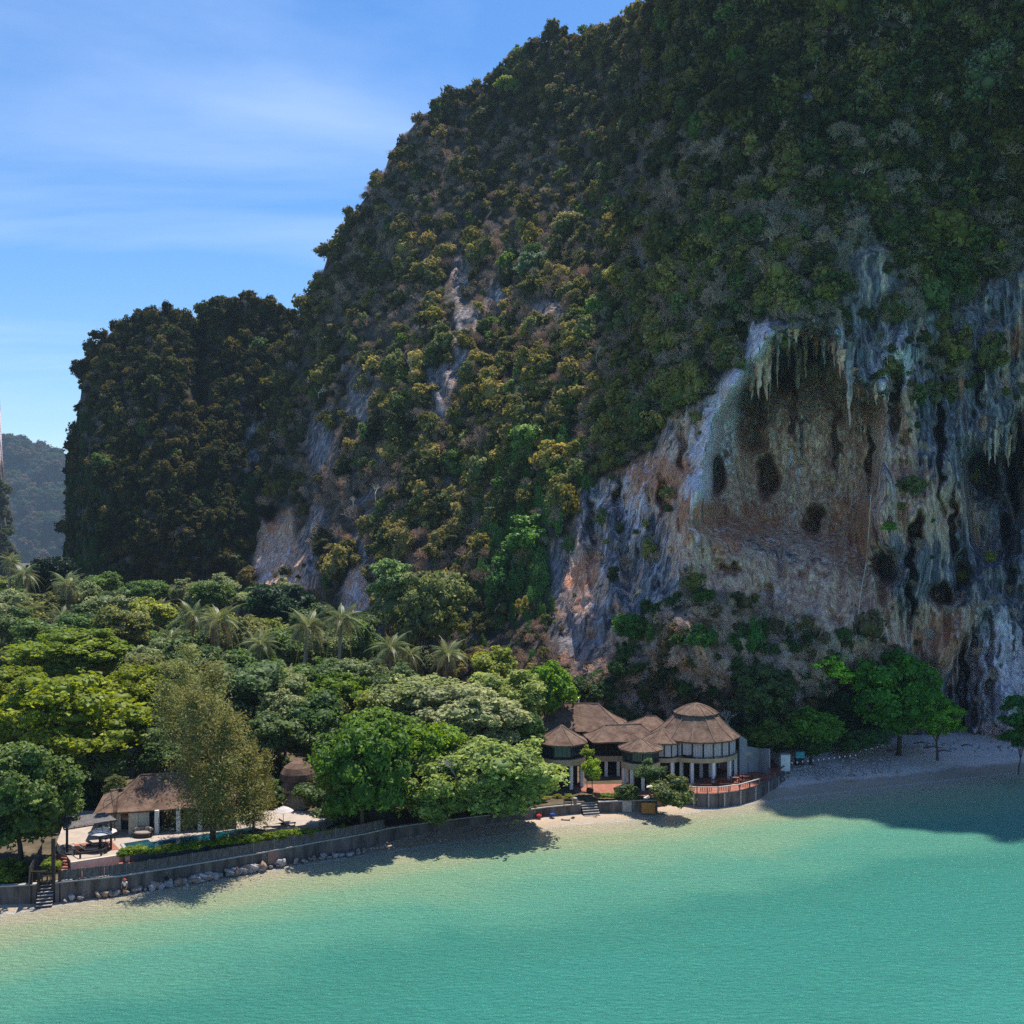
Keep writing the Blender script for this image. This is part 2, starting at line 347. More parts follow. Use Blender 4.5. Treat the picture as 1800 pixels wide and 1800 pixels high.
# water sheet at z = 0
ws = np.unique(np.concatenate([-np.geomspace(90, 900, 22)[::-1], np.linspace(-90, 3, 187)]))
xw = np.unique(np.concatenate([np.linspace(-1500, -110, 25), np.linspace(-110, 110, 221), np.linspace(110, 1500, 25)]))
XX, SS = np.meshgrid(xw, ws); YY = shoreY(XX) + SS
m_water = bpy.data.materials.new('sea_water'); m_water.use_nodes = True
def _water():
    t = m_water.node_tree; b = t.nodes['Principled BSDF']; g = N(t, 'ShaderNodeNewGeometry')
    a = N(t, 'ShaderNodeAttribute'); a.attribute_name = 'off'
    def noise(scale, stretch, det=4, rough=.55, dist=0, rz=0):
        mpn = N(t, 'ShaderNodeMapping'); mpn.inputs['Scale'].default_value = stretch; mpn.inputs['Rotation'].default_value = (0, 0, R(rz)); t.links.new(g.outputs['Position'], mpn.inputs[0])
        n = N(t, 'ShaderNodeTexNoise'); n.inputs['Scale'].default_value = scale; n.inputs['Detail'].default_value = det; n.inputs['Roughness'].default_value = rough; n.inputs['Distortion'].default_value = dist
        t.links.new(mpn.outputs[0], n.inputs['Vector']); return n.outputs['Fac']
    big = noise(.045, (1, 1.6, 1), 5, .55, .5, 12)
    d = M(t, 'ADD', a.outputs['Fac'], M(t, 'MULTIPLY', M(t, 'SUBTRACT', big, .5), M(t, 'MINIMUM', M(t, 'MULTIPLY', a.outputs['Fac'], .95), 26)))
    r = N(t, 'ShaderNodeValToRGB'); t.links.new(M(t, 'DIVIDE', d, 80), r.inputs[0]); r.color_ramp.interpolation = 'EASE'
    e = r.color_ramp.elements; e[0].position = 0; e[0].color = (.66, .56, .44, 1); e[1].position = 1; e[1].color = (.095, .49, .405, 1)
    for p, c in ((.025, (.62,.57,.40)), (.09, (.46, .56, .34)), (.17, (.29, .54, .34)), (.29, (.155, .48, .345)), (.43, (.085, .385, .30)), (.6, (.080, .41, .33))):
        x = e.new(p); x.color = (*c, 1)
    fo = M(t, 'ADD', a.outputs['Fac'], M(t, 'MULTIPLY', M(t, 'SUBTRACT', noise(.9, (1, 1, 1), 6, .7), .5), 1.6))
    fr = N(t, 'ShaderNodeValToRGB'); fr.color_ramp.elements[0].position = .30; fr.color_ramp.elements[0].color = (1, 1, 1, 1); fr.color_ramp.elements[1].position = .42; fr.color_ramp.elements[1].color = (0, 0, 0, 1)
    t.links.new(M(t, 'MULTIPLY', fo, .5), fr.inputs[0]); fm = N(t, 'ShaderNodeMix', data_type='RGBA'); fm.inputs[7].default_value = (.80, .77, .74, 1); t.links.new(M(t, 'MULTIPLY', fr.outputs[0], M(t, 'MULTIPLY', noise(.35, (1, 1, 1), 4, .6), .95)), fm.inputs[0]); t.links.new(r.outputs[0], fm.inputs[6])
    t.links.new(fm.outputs[2], b.inputs['Base Color'])
    b.inputs['Roughness'].default_value = .22; b.inputs['IOR'].default_value = 1.33; b.inputs['Specular IOR Level'].default_value = .38
    hgt = M(t, 'ADD', M(t, 'MULTIPLY', noise(1.9, (.6, 1.3, 1), 7, .72, .3, -8), 1.0), M(t, 'MULTIPLY', noise(.28, (.5, 1.2, 1), 4, .5, .3, 14), .9))
    bp = N(t, 'ShaderNodeBump'); bp.inputs['Strength'].default_value = 1.0; bp.inputs['Distance'].default_value = 1.1
    t.links.new(hgt, bp.inputs['Height']); t.links.new(bp.outputs[0], b.inputs['Normal'])
_water()
me = mesh_np('water', np.stack([XX, YY, XX * 0], -1).reshape(-1, 3), grid_faces(len(ws), len(xw)), {'off': ('FLOAT', np.maximum(-SS.ravel() - .3, 0))}, True)
tag(link('sea_water', me, None, m_water), 'green and turquoise sea with fine ripples, sandy yellow at the shore', kind='structure')

# ---------------------------------------------------------------- the mountain: a rock sheet built column by column from foot to crest and on over the back
def curve(P): P = sorted(P); return (lambda x: np.interp(x, [p[0] for p in P], [p[1] for p in P]))
def smooth_curve(P, k=18):
    f = curve(P); return lambda x: sum(f(np.asarray(x, float) + d) for d in (-k, -k / 2, 0, k / 2, k)) / 5
top_m0 = curve([(380, 760), (420, 700), (470, 640), (530, 552), (545, 510), (560, 468), (572, 430), (592, 388), (625, 350), (645, 322), (668, 292), (680, 255), (700, 232), (735, 190), (800, 156), (850, 136), (880, 112), (925, 74), (960, 58), (1000, 52), (1060, 42), (1100, 22), (1135, 6), (1180, -150), (1260, -215), (1350, -270), (1400, -300), (1510, -350), (1800, -620), (2100, -660), (2400, -600)])  # right of the visible skyline the unseen crest is raised to shade the cliff
top_m = lambda x: top_m0(np.asarray(x, float) - 7) + 12
base_m = smooth_curve([(380, 1100), (600, 1110), (800, 1180), (1000, 1290), (1150, 1300), (1300, 1312), (1500, 1300), (1650, 1300), (1750, 1296), (1850, 1300), (2100, 1310), (2400, 1315)])
Db_m = smooth_curve([(380, 330), (500, 288), (600, 262), (800, 215), (950, 180), (1100, 171), (1300, 170), (1450, 175), (1600, 180), (1700, 183), (1800, 180), (1900, 170), (2100, 160), (2400, 150)], 40)
Dt_m = smooth_curve([(380, 370), (560, 372), (700, 375), (900, 385), (1030, 375), (1110, 335), (1180, 266), (1260, 247), (1350, 233), (1400, 228), (1510, 217), (1600, 212), (1800, 206), (2100, 195), (2400, 185)], 26)
pw_m = smooth_curve([(380, 1.0), (700, 1.0), (900, 1.15), (1050, 1.5), (1150, 1.45), (1250, 1.5), (1400, 1.5), (1500, 1.5), (1800, 1.4), (2400, 1.4)], 60)
cave_poly = [(1232, 830), (1250, 740), (1290, 680), (1335, 655), (1350, 600), (1400, 578), (1450, 590), (1490, 660), (1540, 690), (1568, 700), (1556, 800), (1545, 900), (1572, 1010), (1560, 1040), (1440, 1010), (1330, 985), (1240, 960), (1200, 930)]
rcave_poly = [(1688, 812), (1712, 786), (1748, 800), (1768, 860), (1785, 930), (1770, 985), (1745, 1000), (1700, 960), (1690, 900)]
rock_poly = [(1295, 640), (1322, 556), (1400, 566), (1480, 548), (1600, 560), (1690, 540), (1730, 500), (1800, 470), (2500, 430), (2500, 1400), (1640, 1400), (1600, 1200), (1560, 1130), (1440, 1085), (1330, 1050), (1200, 1035), (1130, 1090), (1010, 1100), (1000, 1000), (1020, 860), (1080, 830), (1150, 790), (1175, 730), (1240, 700)]
lrock_poly = [(452, 915), (512, 895), (518, 960), (500, 1020), (455, 1075), (440, 1060), (448, 990)]
lrock2_poly = [(604, 1000), (640, 1000), (655, 1080), (600, 1080)]
ledge_poly = [(1210, 950), (1330, 970), (1440, 1000), (1560, 1030), (1566, 1130), (1480, 1120), (1400, 1090), (1240, 1050)]
pockets = [(1350, 838, 17, 36, 9), (1262, 832, 13, 42, 7), (1432, 918, 15, 26, 7), (1322, 720, 26, 78, 8), (1372, 640, 26, 46, 7), (1440, 600, 34, 34, 7), (1300, 590, 13, 34, 5), (1560, 1000, 22, 30, 6), (1612, 930, 9, 30, 6), (1790, 830, 16, 90, 14), (1735, 830, 34, 44, 10), (1655, 1045, 22, 20, 6), (1280, 1000, 20, 10, 3), (1710, 1180, 10, 60, 4), (1572, 700, 14, 60, 4),
           (480, 905, 22, 12, 6), (545, 1065, 30, 26, 8), (1165, 880, 8, 30, 4), (1088, 880, 8, 40, 3), (1200, 790, 8, 40, 3), (1690, 1010, 14, 40, 4), (1040, 930, 8, 45, 3), (1652, 770, 7, 110, 5), (1602, 1010, 7, 80, 4), (1692, 1205, 8, 90, 5), (1742, 1185, 6, 90, 4), (1722, 640, 7, 80, 4), (1775, 900, 14, 150, 9), (1675, 930, 6, 60, 4), (1395, 720, 7, 60, 4), (1470, 760, 6, 70, 3), (1530, 820, 7, 60, 4)]
ribs = [(1345, 590, 1290, 680, 15, 5), (1290, 680, 1228, 860, 19, 5.5), (1228, 860, 1205, 990, 17, 4), (1390, 700, 1400, 780, 8, 3), (1130, 850, 1125, 960, 20, 3), (1400, 580, 1400, 640, 14, 4), (1575, 610, 1560, 690, 20, 5), (1735, 600, 1745, 760, 30, 7), (1755, 1080, 1760, 1260, 36, 7), (1650, 820, 1600, 1050, 24, 5), (1745, 1000, 1660, 1150, 26, 6), (1545, 720, 1560, 960, 16, 5), (1075, 900, 1080, 1060, 18, 4), (1700, 560, 1690, 760, 22, 3)]
def seg_d(x, y, a):
    x0, y0, x1, y1 = a[:4]; ex, ey = x1 - x0, y1 - y0
    t = np.clip(((x - x0) * ex + (y - y0) * ey) / (ex * ex + ey * ey), 0, 1); return np.hypot(x - x0 - t * ex, y - y0 - t * ey)
def sheet_mountain(px, t):
    """px, t arrays -> world points, picture position and masks"""
    top, base = top_m(px), base_m(px)
    py = base + (top - base) * t
    Db, Dt = Db_m(px), Dt_m(px)
    D = Db + (Dt - Db) * np.clip(t, 0, 1) ** pw_m(px)
    X = (px - CX) * D / FP; Z = CAMH - (py - HY) * D / FP
    far = sstep(0, .12, t)
    # large buttresses and gullies, then vertical flutes, then broken rock
    D = D - (fbm(X * .022, D * .01, Z * .012, 1, 3) - .5) * 34 * far
    D = D - (fbm(X * .07, 3.3, Z * .025, 2, 4) - .5) * 15 * sstep(0, .05, t)
    rock = 1 - sstep(-10, 25, sdpoly(px, py, rock_poly))
    fl = 1 - np.abs(fbm(X * .26, 1.7, Z * .03, 3, 4) * 2 - 1); D = D - (fl - .7) * (2.5 + 3.5 * rock)
    fl2 = 1 - np.abs(fbm(X * .8, 2.7, Z * .09, 8, 3) * 2 - 1); D = D - (fl2 - .7) * (.6 + 1.9 * rock)
    D = D - (fbm(X * .5, D * .3, Z * .35, 4, 4) - .5) * (1.6 + 1.6 * rock)
    # ledges: broken steps down the wooded slope
    D = D + (np.abs(((Z * .05 + fbm(X * .035, 0, Z * .03, 9, 4) * 7) % 1) - .5) - .25) * 7 * (1 - rock) * far
    pk = vnoise(X * .45 + 7, D * .1, Z * .22, 90); D = D + sstep(.72, .92, pk) * 2.6 * rock; pk = vnoise(X * 1.1, D * .2, Z * .5, 91); D = D + sstep(.70, .9, pk) * 1.1 * rock
    sd = sdpoly(px, py, cave_poly)
    wdt = 26 + 70 * sstep(800, 1000, py)
    cave = sstep(4, -1, sd / wdt * 4) ; cd = sstep(3, -wdt, sd)
    top_c_ = sstep(0, -16, sd) * sstep(760, 640, py); 
    D = D + cd * (19 - 11 * sstep(850, 1040, py)) + top_c_ * 15 - 3 * sstep(-2, 10, sd) * sstep(34, 12, sd) * sstep(720, 660, py)
    D = D + sstep(3, -18, sdpoly(px, py, rcave_poly)) * 11
    ledge = 1 - sstep(-30, 25, sdpoly(px, py, ledge_poly))
    D = D - ledge * 2 * sstep(960, 1110, py) - 8 * sstep(985, 1180, py) * sstep(1140, 1230, px) * sstep(1610, 1540, px) * (1 - .5 * sstep(1180, 1300, py))
    wob, wob2 = vnoise(px * .09, py * .07, 0, 95), vnoise(px * .1, py * .08, 0, 96)
    for (cx, cy, rx, ry, dp) in pockets: D = D + ell(px + 3 * np.sin(py * .11) + 10 * (wob - .5), py + 12 * (wob2 - .5), cx, cy, rx, ry, 4.2) * dp * (1.9 if cx < 1700 else 1.2)
    for r_ in ribs:
        q = seg_d(px + 5 * np.sin(py * .05), py, r_); D = D - np.exp(-(q / r_[4]) ** 2) * r_[5]
    P = np.stack([(px - CX) * D / FP, D, CAMH - (py - HY) * D / FP], -1)
    return P, py, rock, np.clip(cd, 0, 1), ledge
pc = np.concatenate([np.arange(380, 1000, 3.6), np.arange(1000, 1830, 2.3), np.arange(1830, 2400, 9)])
tr = np.concatenate([np.linspace(-.02, .72, 470), np.linspace(.722, 1, 130)])
PX, TT = np.meshgrid(pc, tr); Pm, PY, ROCK, CAVE, LEDGE = sheet_mountain(PX, TT)
SOIL = 1 - sstep(-12, 14, -sdpoly(PX, PY, rock_poly)); SOIL = 1 - (1 - sstep(-14, 14, sdpoly(PX, PY, rock_poly)))
patch = fbm(Pm[..., 0] * .05, 0, Pm[..., 2] * .035, 31, 4)
BARE = .8 * sstep(.60, .65, patch) * (PY > 330) * np.where((PX < 800) & (PY < 640), .25, 1)            # bare rock showing through the wood
for pl in (lrock_poly, lrock2_poly): BARE = np.maximum(BARE, 1 - sstep(-6, 8, sdpoly(PX, PY, pl)))
for (cx, cy, rx, ry) in ((635, 705, 30, 60), (560, 780, 30, 60), (1290, 240, 20, 26), (1130, 470, 14, 40), (1530, 490, 60, 80), (880, 520, 26, 40), (1440, 180, 40, 20), (1440, 280, 18, 40), (810, 480, 22, 60), (1030, 1120, 60, 60)):
    BARE = np.maximum(BARE, ell(PX, PY, cx, cy, rx, ry, 3))
SOIL = SOIL * (1 - .9 * BARE)
TANZ = CAVE * .9 + ell(PX, PY, 1220, 870, 50, 120, 3) + ell(PX, PY, 1140, 850, 60, 60) * .7 + ell(PX, PY, 1030, 1020, 40, 70) * .7 + ell(PX, PY, 1660, 1110, 50, 60) + ell(PX, PY, 1620, 900, 90, 60) * .6 + ell(PX, PY, 480, 970, 60, 100) * 1.0 + ell(PX, PY, 620, 1040, 40, 60) + LEDGE * 1.0 + ell(PX, PY, 1590, 760, 30, 110) * .6
SLP = ell(PX, PY, 1350, 1130, 260, 80, 4); SOIL0 = SOIL.copy(); SOIL = SOIL * (1 - .8 * SLP); TANZ = np.clip(TANZ + .9 * SLP, 0, 1)
WHZ = np.clip(1.2 * np.exp(-(np.minimum(seg_d(PX, PY, (1345, 590, 1290, 680)), seg_d(PX, PY, (1290, 680, 1228, 860))) / 26) ** 2) + .9 * ell(PX, PY, 1560, 650, 34, 50) + ell(PX, PY, 1765, 1200, 70, 120, 3) * 1.1 + ell(PX, PY, 480, 1010, 50, 60) * .3 + ell(PX, PY, 1120, 920, 40, 80) * .5 + ell(PX, PY, 1270, 700, 40, 60) * .6 + ell(PX, PY, 1580, 640, 20, 50) * .8 + ell(PX, PY, 625, 1040, 30, 50) * .6, 0, 1)
# back of the mountain
nb = 26
back = []
for k in range(1, nb + 1):
    u = k / nb; last = Pm[-1]
    bz = last[:, 2] - (last[:, 2] * .25) * u ** 1.5 - 6 * u
    by = last[:, 1] + 150 * u ** 1.2; bx = last[:, 0] + 10 * u
    bz = bz + (fbm(bx * .03, by * .03, 0, 12, 3) - .5) * 8 * u
    back.append(np.stack([bx, by, bz], -1))
# down to the ground behind
for u in (.5, 1):
    b0 = back[nb - 1].copy(); b0[:, 1] += 60 * u; b0[:, 2] = b0[:, 2] * (1 - u); back.append(b0)
allP = np.concatenate([Pm, np.array(back)], 0)
def ext(a, v): return np.concatenate([a, np.full((nb + 2, a.shape[1]), v)], 0)
zone = np.stack([ext(TANZ, 0), ext(SOIL, 1), ext(WHZ, 0), ext(TANZ * 0 + 1, 1)], -1)
ORG = np.clip(ell(PX, PY, 1300, 925, 95, 50) + ell(PX, PY, 1500, 930, 60, 90) * .9 + ell(PX, PY, 1150, 845, 50, 40) + ell(PX, PY, 1212, 900, 30, 80) + ell(PX, PY, 1028, 1010, 26, 60) + ell(PX, PY, 1665, 1110, 46, 46) + ell(PX, PY, 1590, 800, 30, 90) * .7 + ell(PX, PY, 1790, 600, 16, 40) + ell(PX, PY, 1400, 640, 20, 30) + ell(PX, PY, 480, 920, 20, 24) + ell(PX, PY, 1130, 820, 90, 20) + ell(PX, PY, 860, 1100, 40, 20), 0, 1); zone[..., 3] = ext(ORG, 0)
me = mesh_np('mountain', allP.reshape(-1, 3), grid_faces(allP.shape[0], allP.shape[1])[:, ::-1] if False else grid_faces(allP.shape[0], allP.shape[1]), {'zone': ('FLOAT_COLOR', zone)}, True)
mountain = tag(link('mountain', me, None, m_rock), 'limestone mountain with wooded slopes and a streaked bare cliff', kind='structure')

# ---------------------------------------------------------------- headland behind on the left
top_h0 = curve([(108, 1060), (113, 1010), (116, 900), (122, 770), (132, 740), (140, 700), (148, 640), (160, 606), (175, 588), (200, 572), (235, 551), (268, 540), (290, 534), (320, 545), (345, 552), (362, 552), (370, 536), (400, 520), (420, 514), (445, 516), (480, 527), (510, 545), (530, 560), (600, 590), (760, 640)])
top_h = lambda x: top_h0(x) + 10
pch = np.concatenate([np.arange(108, 165, .8), np.arange(165, 700, 3.2)]); trh = np.linspace(-.03, 1, 210)
PXh, TTh = np.meshgrid(pch, trh)
def sheet_headland(px, t):
    top = top_h(px); base = np.maximum(1075 + 0 * px, top + 20); py = base + (top - base) * t
    D = 335 + 50 * np.clip(t, 0, 1) ** 1.3 + 14 * np.clip((200 - px) / 90, 0, 1) ** 2 - 22 * ell(px, py, 300, 900, 130, 250)
    X = (px - CX) * D / FP; Z = CAMH - (py - HY) * D / FP
    D = D - (fbm(X * .05, 0, Z * .02, 41, 4) - .5) * 22 - (fbm(X * .2, 0, Z * .1, 42, 4) - .5) * 6
    D = D + (np.abs(((Z * .06 + fbm(X * .03, 0, Z * .03, 43, 3) * 6) % 1) - .5) - .25) * 6
    D = D + sstep(345, 375, px) * 0 + 10 * ell(px, py, 352, 700, 12, 170, 2)
    return np.stack([(px - CX) * D / FP, D, CAMH - (py - HY) * D / FP], -1), py
Ph, PYh = sheet_headland(PXh, TTh)
backh = []
for k in range(1, 16):
    u = k / 15; l = Ph[-1]; backh.append(np.stack([l[:, 0] * (1 + 105 * u / l[:, 1]), l[:, 1] + 110 * u, l[:, 2] * (1 - .85 * u ** 2.2)], -1))
allP = np.concatenate([Ph, np.array(backh)], 0)
bh = ell(PXh, PYh, 455, 790, 40, 80, 3) * .9; bh = np.concatenate([bh, np.zeros((15, len(pch)))], 0)
zone = np.stack([bh * 0, 1 - bh, bh * 0, bh * 0], -1)
me = mesh_np('headland', allP.reshape(-1, 3), grid_faces(allP.shape[0], allP.shape[1]), {'zone': ('FLOAT_COLOR', zone)}, True)
tag(link('headland', me, None, m_rock), 'darker wooded limestone headland left of the main mountain', kind='structure')

# ---------------------------------------------------------------- far hill beyond, and the foot of a pale crag at the left edge
def far_sheet(name, pxs, topf, base, D0, D1, seed, label, rockcen):
    PXf, TTf = np.meshgrid(pxs, np.linspace(-.05, 1, 120)); top = topf(PXf); b = np.maximum(base, top + 15); py = b + (top - b) * TTf
    D = D0 + (D1 - D0) * np.clip(TTf, 0, 1) ** 1.2; X = (PXf - CX) * D / FP; Z = CAMH - (py - HY) * D / FP
    D = D - (fbm(X * .03, 0, Z * .03, seed, 4) - .5) * D0 * .07 - (fbm(X * .1, 0, Z * .06, seed + 1, 3) - .5) * D0 * .015
    P = np.stack([(PXf - CX) * D / FP, D, CAMH - (py - HY) * D / FP], -1)
    bk = [np.stack([P[-1][:, 0] * (1 + D0 * .32 * u / P[-1][:, 1]), P[-1][:, 1] + D0 * .3 * u, P[-1][:, 2] * (1 - u ** 2)], -1) for u in np.linspace(.1, 1, 10)]
    A = np.concatenate([P, np.array(bk)], 0)
    rk = np.zeros(PXf.shape)
    for (cx, cy, rx, ry) in rockcen: rk = np.maximum(rk, ell(PXf, py, cx, cy, rx, ry, 3))
    rk = np.concatenate([rk, np.zeros((10, len(pxs)))], 0)
    zone = np.stack([rk * .4, 1 - rk, rk, rk * 0], -1)
    me = mesh_np(name, A.reshape(-1, 3), grid_faces(A.shape[0], A.shape[1]), {'zone': ('FLOAT_COLOR', zone)}, True)
    tag(link(name, me, None, m_rock), label, kind='structure'); return PXf, py, P, rk
top_f = curve([(-300, 830), (-60, 790), (0, 776), (20, 773), (35, 775), (55, 786), (80, 792), (95, 800), (105, 812), (120, 830), (160, 870), (240, 960), (300, 1000)])
FH = far_sheet('far_hill', np.arange(-300, 300, 3.0), top_f, 1010, 2200, 2500, 51, 'distant wooded hill fading blue behind the headland', [(52, 835, 22, 18), (40, 828, 10, 14)])
top_c = curve([(-400, 700), (-340, 640), (-300, 650), (-230, 590), (-180, 600), (-120, 575), (-60, 600), (-14, 660), (-4, 690), (0, 705), (2, 740), (4, 800), (10, 860), (18, 960), (24, 1000)])
FC = far_sheet('far_crag', np.arange(-400, 24, 1.6), top_c, 1010, 640, 680, 61, 'pale vertical crag cut off by the left edge of the picture', [(0, 760, 30, 70), (-60, 700, 50, 90)])

# ---------------------------------------------------------------- garden ground behind the seawall
wall_px = [(-420, 1621, 2.0), (-150, 1603, 2.0), (0, 1590, 2.05), (64, 1586, 2.05), (97, 1583, 2.05), (213, 1568.5, 1.95), (330, 1549, 1.95), (460, 1525, 1.9), (560, 1506, 1.95), (640, 1492, 2.0), (682, 1481, 1.95), (740, 1468, 1.7), (822, 1455, 1.55), (900, 1446, 1.6), (960, 1437, 1.6), (1022, 1431, 1.6), (1051, 1429, 1.7), (1120, 1427, 1.8), (1156, 1427, 1.8)]
WL = [Vector((G(a, b, .25)[0], G(a, b, .25)[1], z)) for a, b, z in wall_px]
def wallpt(px):                                       # the wall's foot line at a picture column
    f = np.interp(px, [a for a, _, _ in wall_px], [p.x for p in WL]); g_ = np.interp(px, [a for a, _, _ in wall_px], [p.y for p in WL]); h = np.interp(px, [a for a, _, _ in wall_px], [p.z for p in WL])
    return Vector((float(f), float(g_), float(h)))
gx = [p.x for p in WL] + [WL[-1].x + 1.2]; gy = [p.y + .3 for p in WL] + [WL[-1].y + 8]
gxs = np.linspace(gx[0], gx[-1], 150); 
ds = np.concatenate([np.linspace(0, 30, 40), np.geomspace(32, 650, 30)])
GX, DD = np.meshgrid(gxs, ds); GY = np.interp(GX, gx, gy) + DD; GXX = GX * (1 + DD * .010)
GZ = 1.72 + .25 * sstep(2, 12, DD) + (fbm(GXX * .2, GY * .2, 0, 71, 3) - .5) * .25 * sstep(0, 4, DD) + .012 * np.maximum(DD - 40, 0)
me = mesh_np('garden_ground', np.stack([GXX, GY, GZ], -1).reshape(-1, 3), grid_faces(len(ds), len(gxs)), None, True)
tag(link('garden_ground', me, None, m_soil), 'shaded earth of the wooded gardens behind the seawall', kind='structure')
# ================================================================ PLANTS
def sph(n, g):
    v = g.normal(size=(n, 3)); return v / np.linalg.norm(v, axis=1, keepdims=True)
def leaf_quads(P, Nn, size, g, jit=.7, asp=.6):
    """diamond leaves at P facing roughly Nn"""
    n = len(P); nn = Nn + g.normal(size=(n, 3)) * jit; nn /= np.linalg.norm(nn, axis=1, keepdims=True)
    a = np.cross(nn, g.normal(size=(n, 3))); a /= np.linalg.norm(a, axis=1, keepdims=True); b = np.cross(nn, a)
    s = (size * g.uniform(.6, 1.35, n))[:, None]
    fold = nn * s * .18
    return np.stack([P - a * s, P - b * s * asp + fold, P + a * s, P + b * s * asp + fold], 1).reshape(-1, 3)
def ico(sub=1):
    import bmesh
    bm = bmesh.new(); bmesh.ops.create_icosphere(bm, subdivisions=sub, radius=1)
    V = np.array([v.co[:] for v in bm.verts]); F = np.array([[v.index for v in f.verts] for f in bm.faces]); bm.free(); return V, F
ICV, ICF = ico(2)
def crown(name, seed, lobes, nleaf, leaf, lr=(.28, .45), squash=.72, lsq=.7, core=.78, shell=.62, jit=.7, droop=0, material=None, low=-.75):
    """unit crown: lobes spread over an ellipsoid, each a cap of leaves over a ragged core"""
    g = np.random.default_rng(seed); cs = []; tries = 0
    while len(cs) < lobes and tries < 4000:
        tries += 1; d = sph(1, g)[0]
        if d[2] < low: continue
        r = g.uniform(*lr); c = d * g.uniform(shell, 1.0) * (1 - r * .75) * g.uniform(.85, 1.08); c[2] *= squash
        if all(np.linalg.norm(c - c2) > .55 * (r + r2) * .8 for c2, r2 in cs): cs.append((c, r))
    if lobes > 8: cs.append((np.array([0, 0, -.1]), .5))
    V = []; A = []; tot = sum(r ** 2 for _, r in cs)
    for c, r in cs:
        n = int(nleaf * r * r / tot); d = sph(int(n / 6) + 3, g); d = d[(d[:, 2] > -.6) | (g.random(len(d)) < .35)]
        cl = g.uniform(.74, 1.30, len(d)) * (1 + .35 * (vnoise(d[:, 0] * 4 + c[0] * 9, d[:, 1] * 4 + c[1] * 9, d[:, 2] * 4, seed + 3) - .5)); cv = g.normal(0, .11, len(d))
        d = np.repeat(d, 6, 0); cl = np.repeat(cl, 6); cv = np.repeat(cv, 6); d = d + g.normal(size=d.shape) * (leaf * .85 / r); d /= np.linalg.norm(d, axis=1, keepdims=True)
        rr = r * (1 + .22 * (vnoise(d[:, 0] * 2.6 + c[0] * 9, d[:, 1] * 2.6 + c[1] * 9, d[:, 2] * 2.6, seed) - .5) * 2) * cl * g.uniform(.93, 1.05, len(d))
        p = d * rr[:, None]; p[:, 2] *= lsq; p = p + c
        if droop: p[:, 2] -= droop * g.random(len(p)) ** 2 * np.hypot(p[:, 0], p[:, 1])
        keep = np.ones(len(p), bool)
        for c2, r2 in cs:
            if c2 is c: continue
            q = (p - c2) / np.array([1, 1, lsq]); keep &= np.linalg.norm(q, axis=1) > r2 * .72
        p, d, cv = p[keep], d[keep], cv[keep]
        V.append(leaf_quads(p, d + np.array([0, -.0, .30]), leaf, g, jit)); lb = g.normal(0, .10)
        A.append(np.repeat(np.clip(.45 + lb + cv + g.normal(0, .13, len(p)), 0, 1), 4))
    V = np.concatenate(V); A = np.concatenate(A); F = np.arange(len(V)).reshape(-1, 4)
    me_v = [V]; nv = len(V); tri = []
    if core:
        for k, (c, r) in enumerate(cs):
            q = ICV * (1 + .35 * (vnoise(ICV[:, 0] * 3 + k, ICV[:, 1] * 3, ICV[:, 2] * 3, seed + k) - .5))[:, None] * r * core; q = q * np.array([1, 1, lsq]) + c
            me_v.append(q); tri.append(ICF + nv); nv += len(q)
        A = np.concatenate([A, np.full(nv - len(V), .32)])  # lobe cores, added to block light, toned darker than the leaves
    V = np.concatenate(me_v); me = bpy.data.meshes.new(name)
    T = np.concatenate(tri) if tri else np.zeros((0, 3), int)
    me.vertices.add(len(V)); me.vertices.foreach_set('co', V.astype(np.float32).ravel())
    li = np.concatenate([F.ravel(), T.ravel()]).astype(np.int32); me.loops.add(len(li)); me.loops.foreach_set('vertex_index', li)
    tot_ = np.concatenate([np.full(len(F), 4), np.full(len(T), 3)]).astype(np.int32); st = np.concatenate([[0], np.cumsum(tot_)[:-1]]).astype(np.int32)
    me.polygons.add(len(tot_)); me.polygons.foreach_set('loop_start', st); me.polygons.foreach_set('loop_total', tot_)
    a = me.attributes.new('v', 'FLOAT', 'POINT'); a.data.foreach_set('value', A.astype(np.float32))
    me.update(calc_edges=True); me.materials.append(material or m_leaf); return me

def casuarina(name, seed, n=30000):
    g = np.random.default_rng(seed); P = []; D_ = []
    leads = [(0, 0, 1.0), (.42, .1, .6), (-.45, 0, .45), (.15, -.4, .3), (-.2, .35, .8), (.68, -.1, .12), (-.70, .1, .0), (-.3, -.45, -.05)]
    for k in range(260):                              # feathery plumes along several leaders
        lx, ly, lt = leads[k % 8]; f = g.random() ** .8; h = -.95 + (lt + .95) * f; az = g.uniform(0, 2 * pi); L = (.46 * (1 - f) + .10) * g.uniform(.5, 1.3)
        m = n // 260; t = g.random(m) ** .7; x = L * t; wdt = .025 + .07 * t; cx_ = lx * (.3 + .7 * f); cy_ = ly * (.3 + .7 * f)
        p = np.stack([cx_ + x * cos(az) + g.normal(0, 1, m) * wdt, cy_ + x * sin(az) + g.normal(0, 1, m) * wdt, h + .30 * t * L * 2 - .5 * L * t * t + g.normal(0, 1, m) * wdt * .6], 1)
        P.append(p); D_.append(np.tile([cos(az) * .4, sin(az) * .4, .9], (m, 1)))
    P = np.concatenate(P); D_ = np.concatenate(D_)
    V = leaf_quads(P, D_, .026, g, .9, .3); A = np.repeat(np.clip(g.normal(.5, .2, len(P)), 0, 1), 4)
    me = mesh_np(name, V, np.arange(len(V)).reshape(-1, 4), {'v': ('FLOAT', A)}); me.materials.append(m_leaf); return me

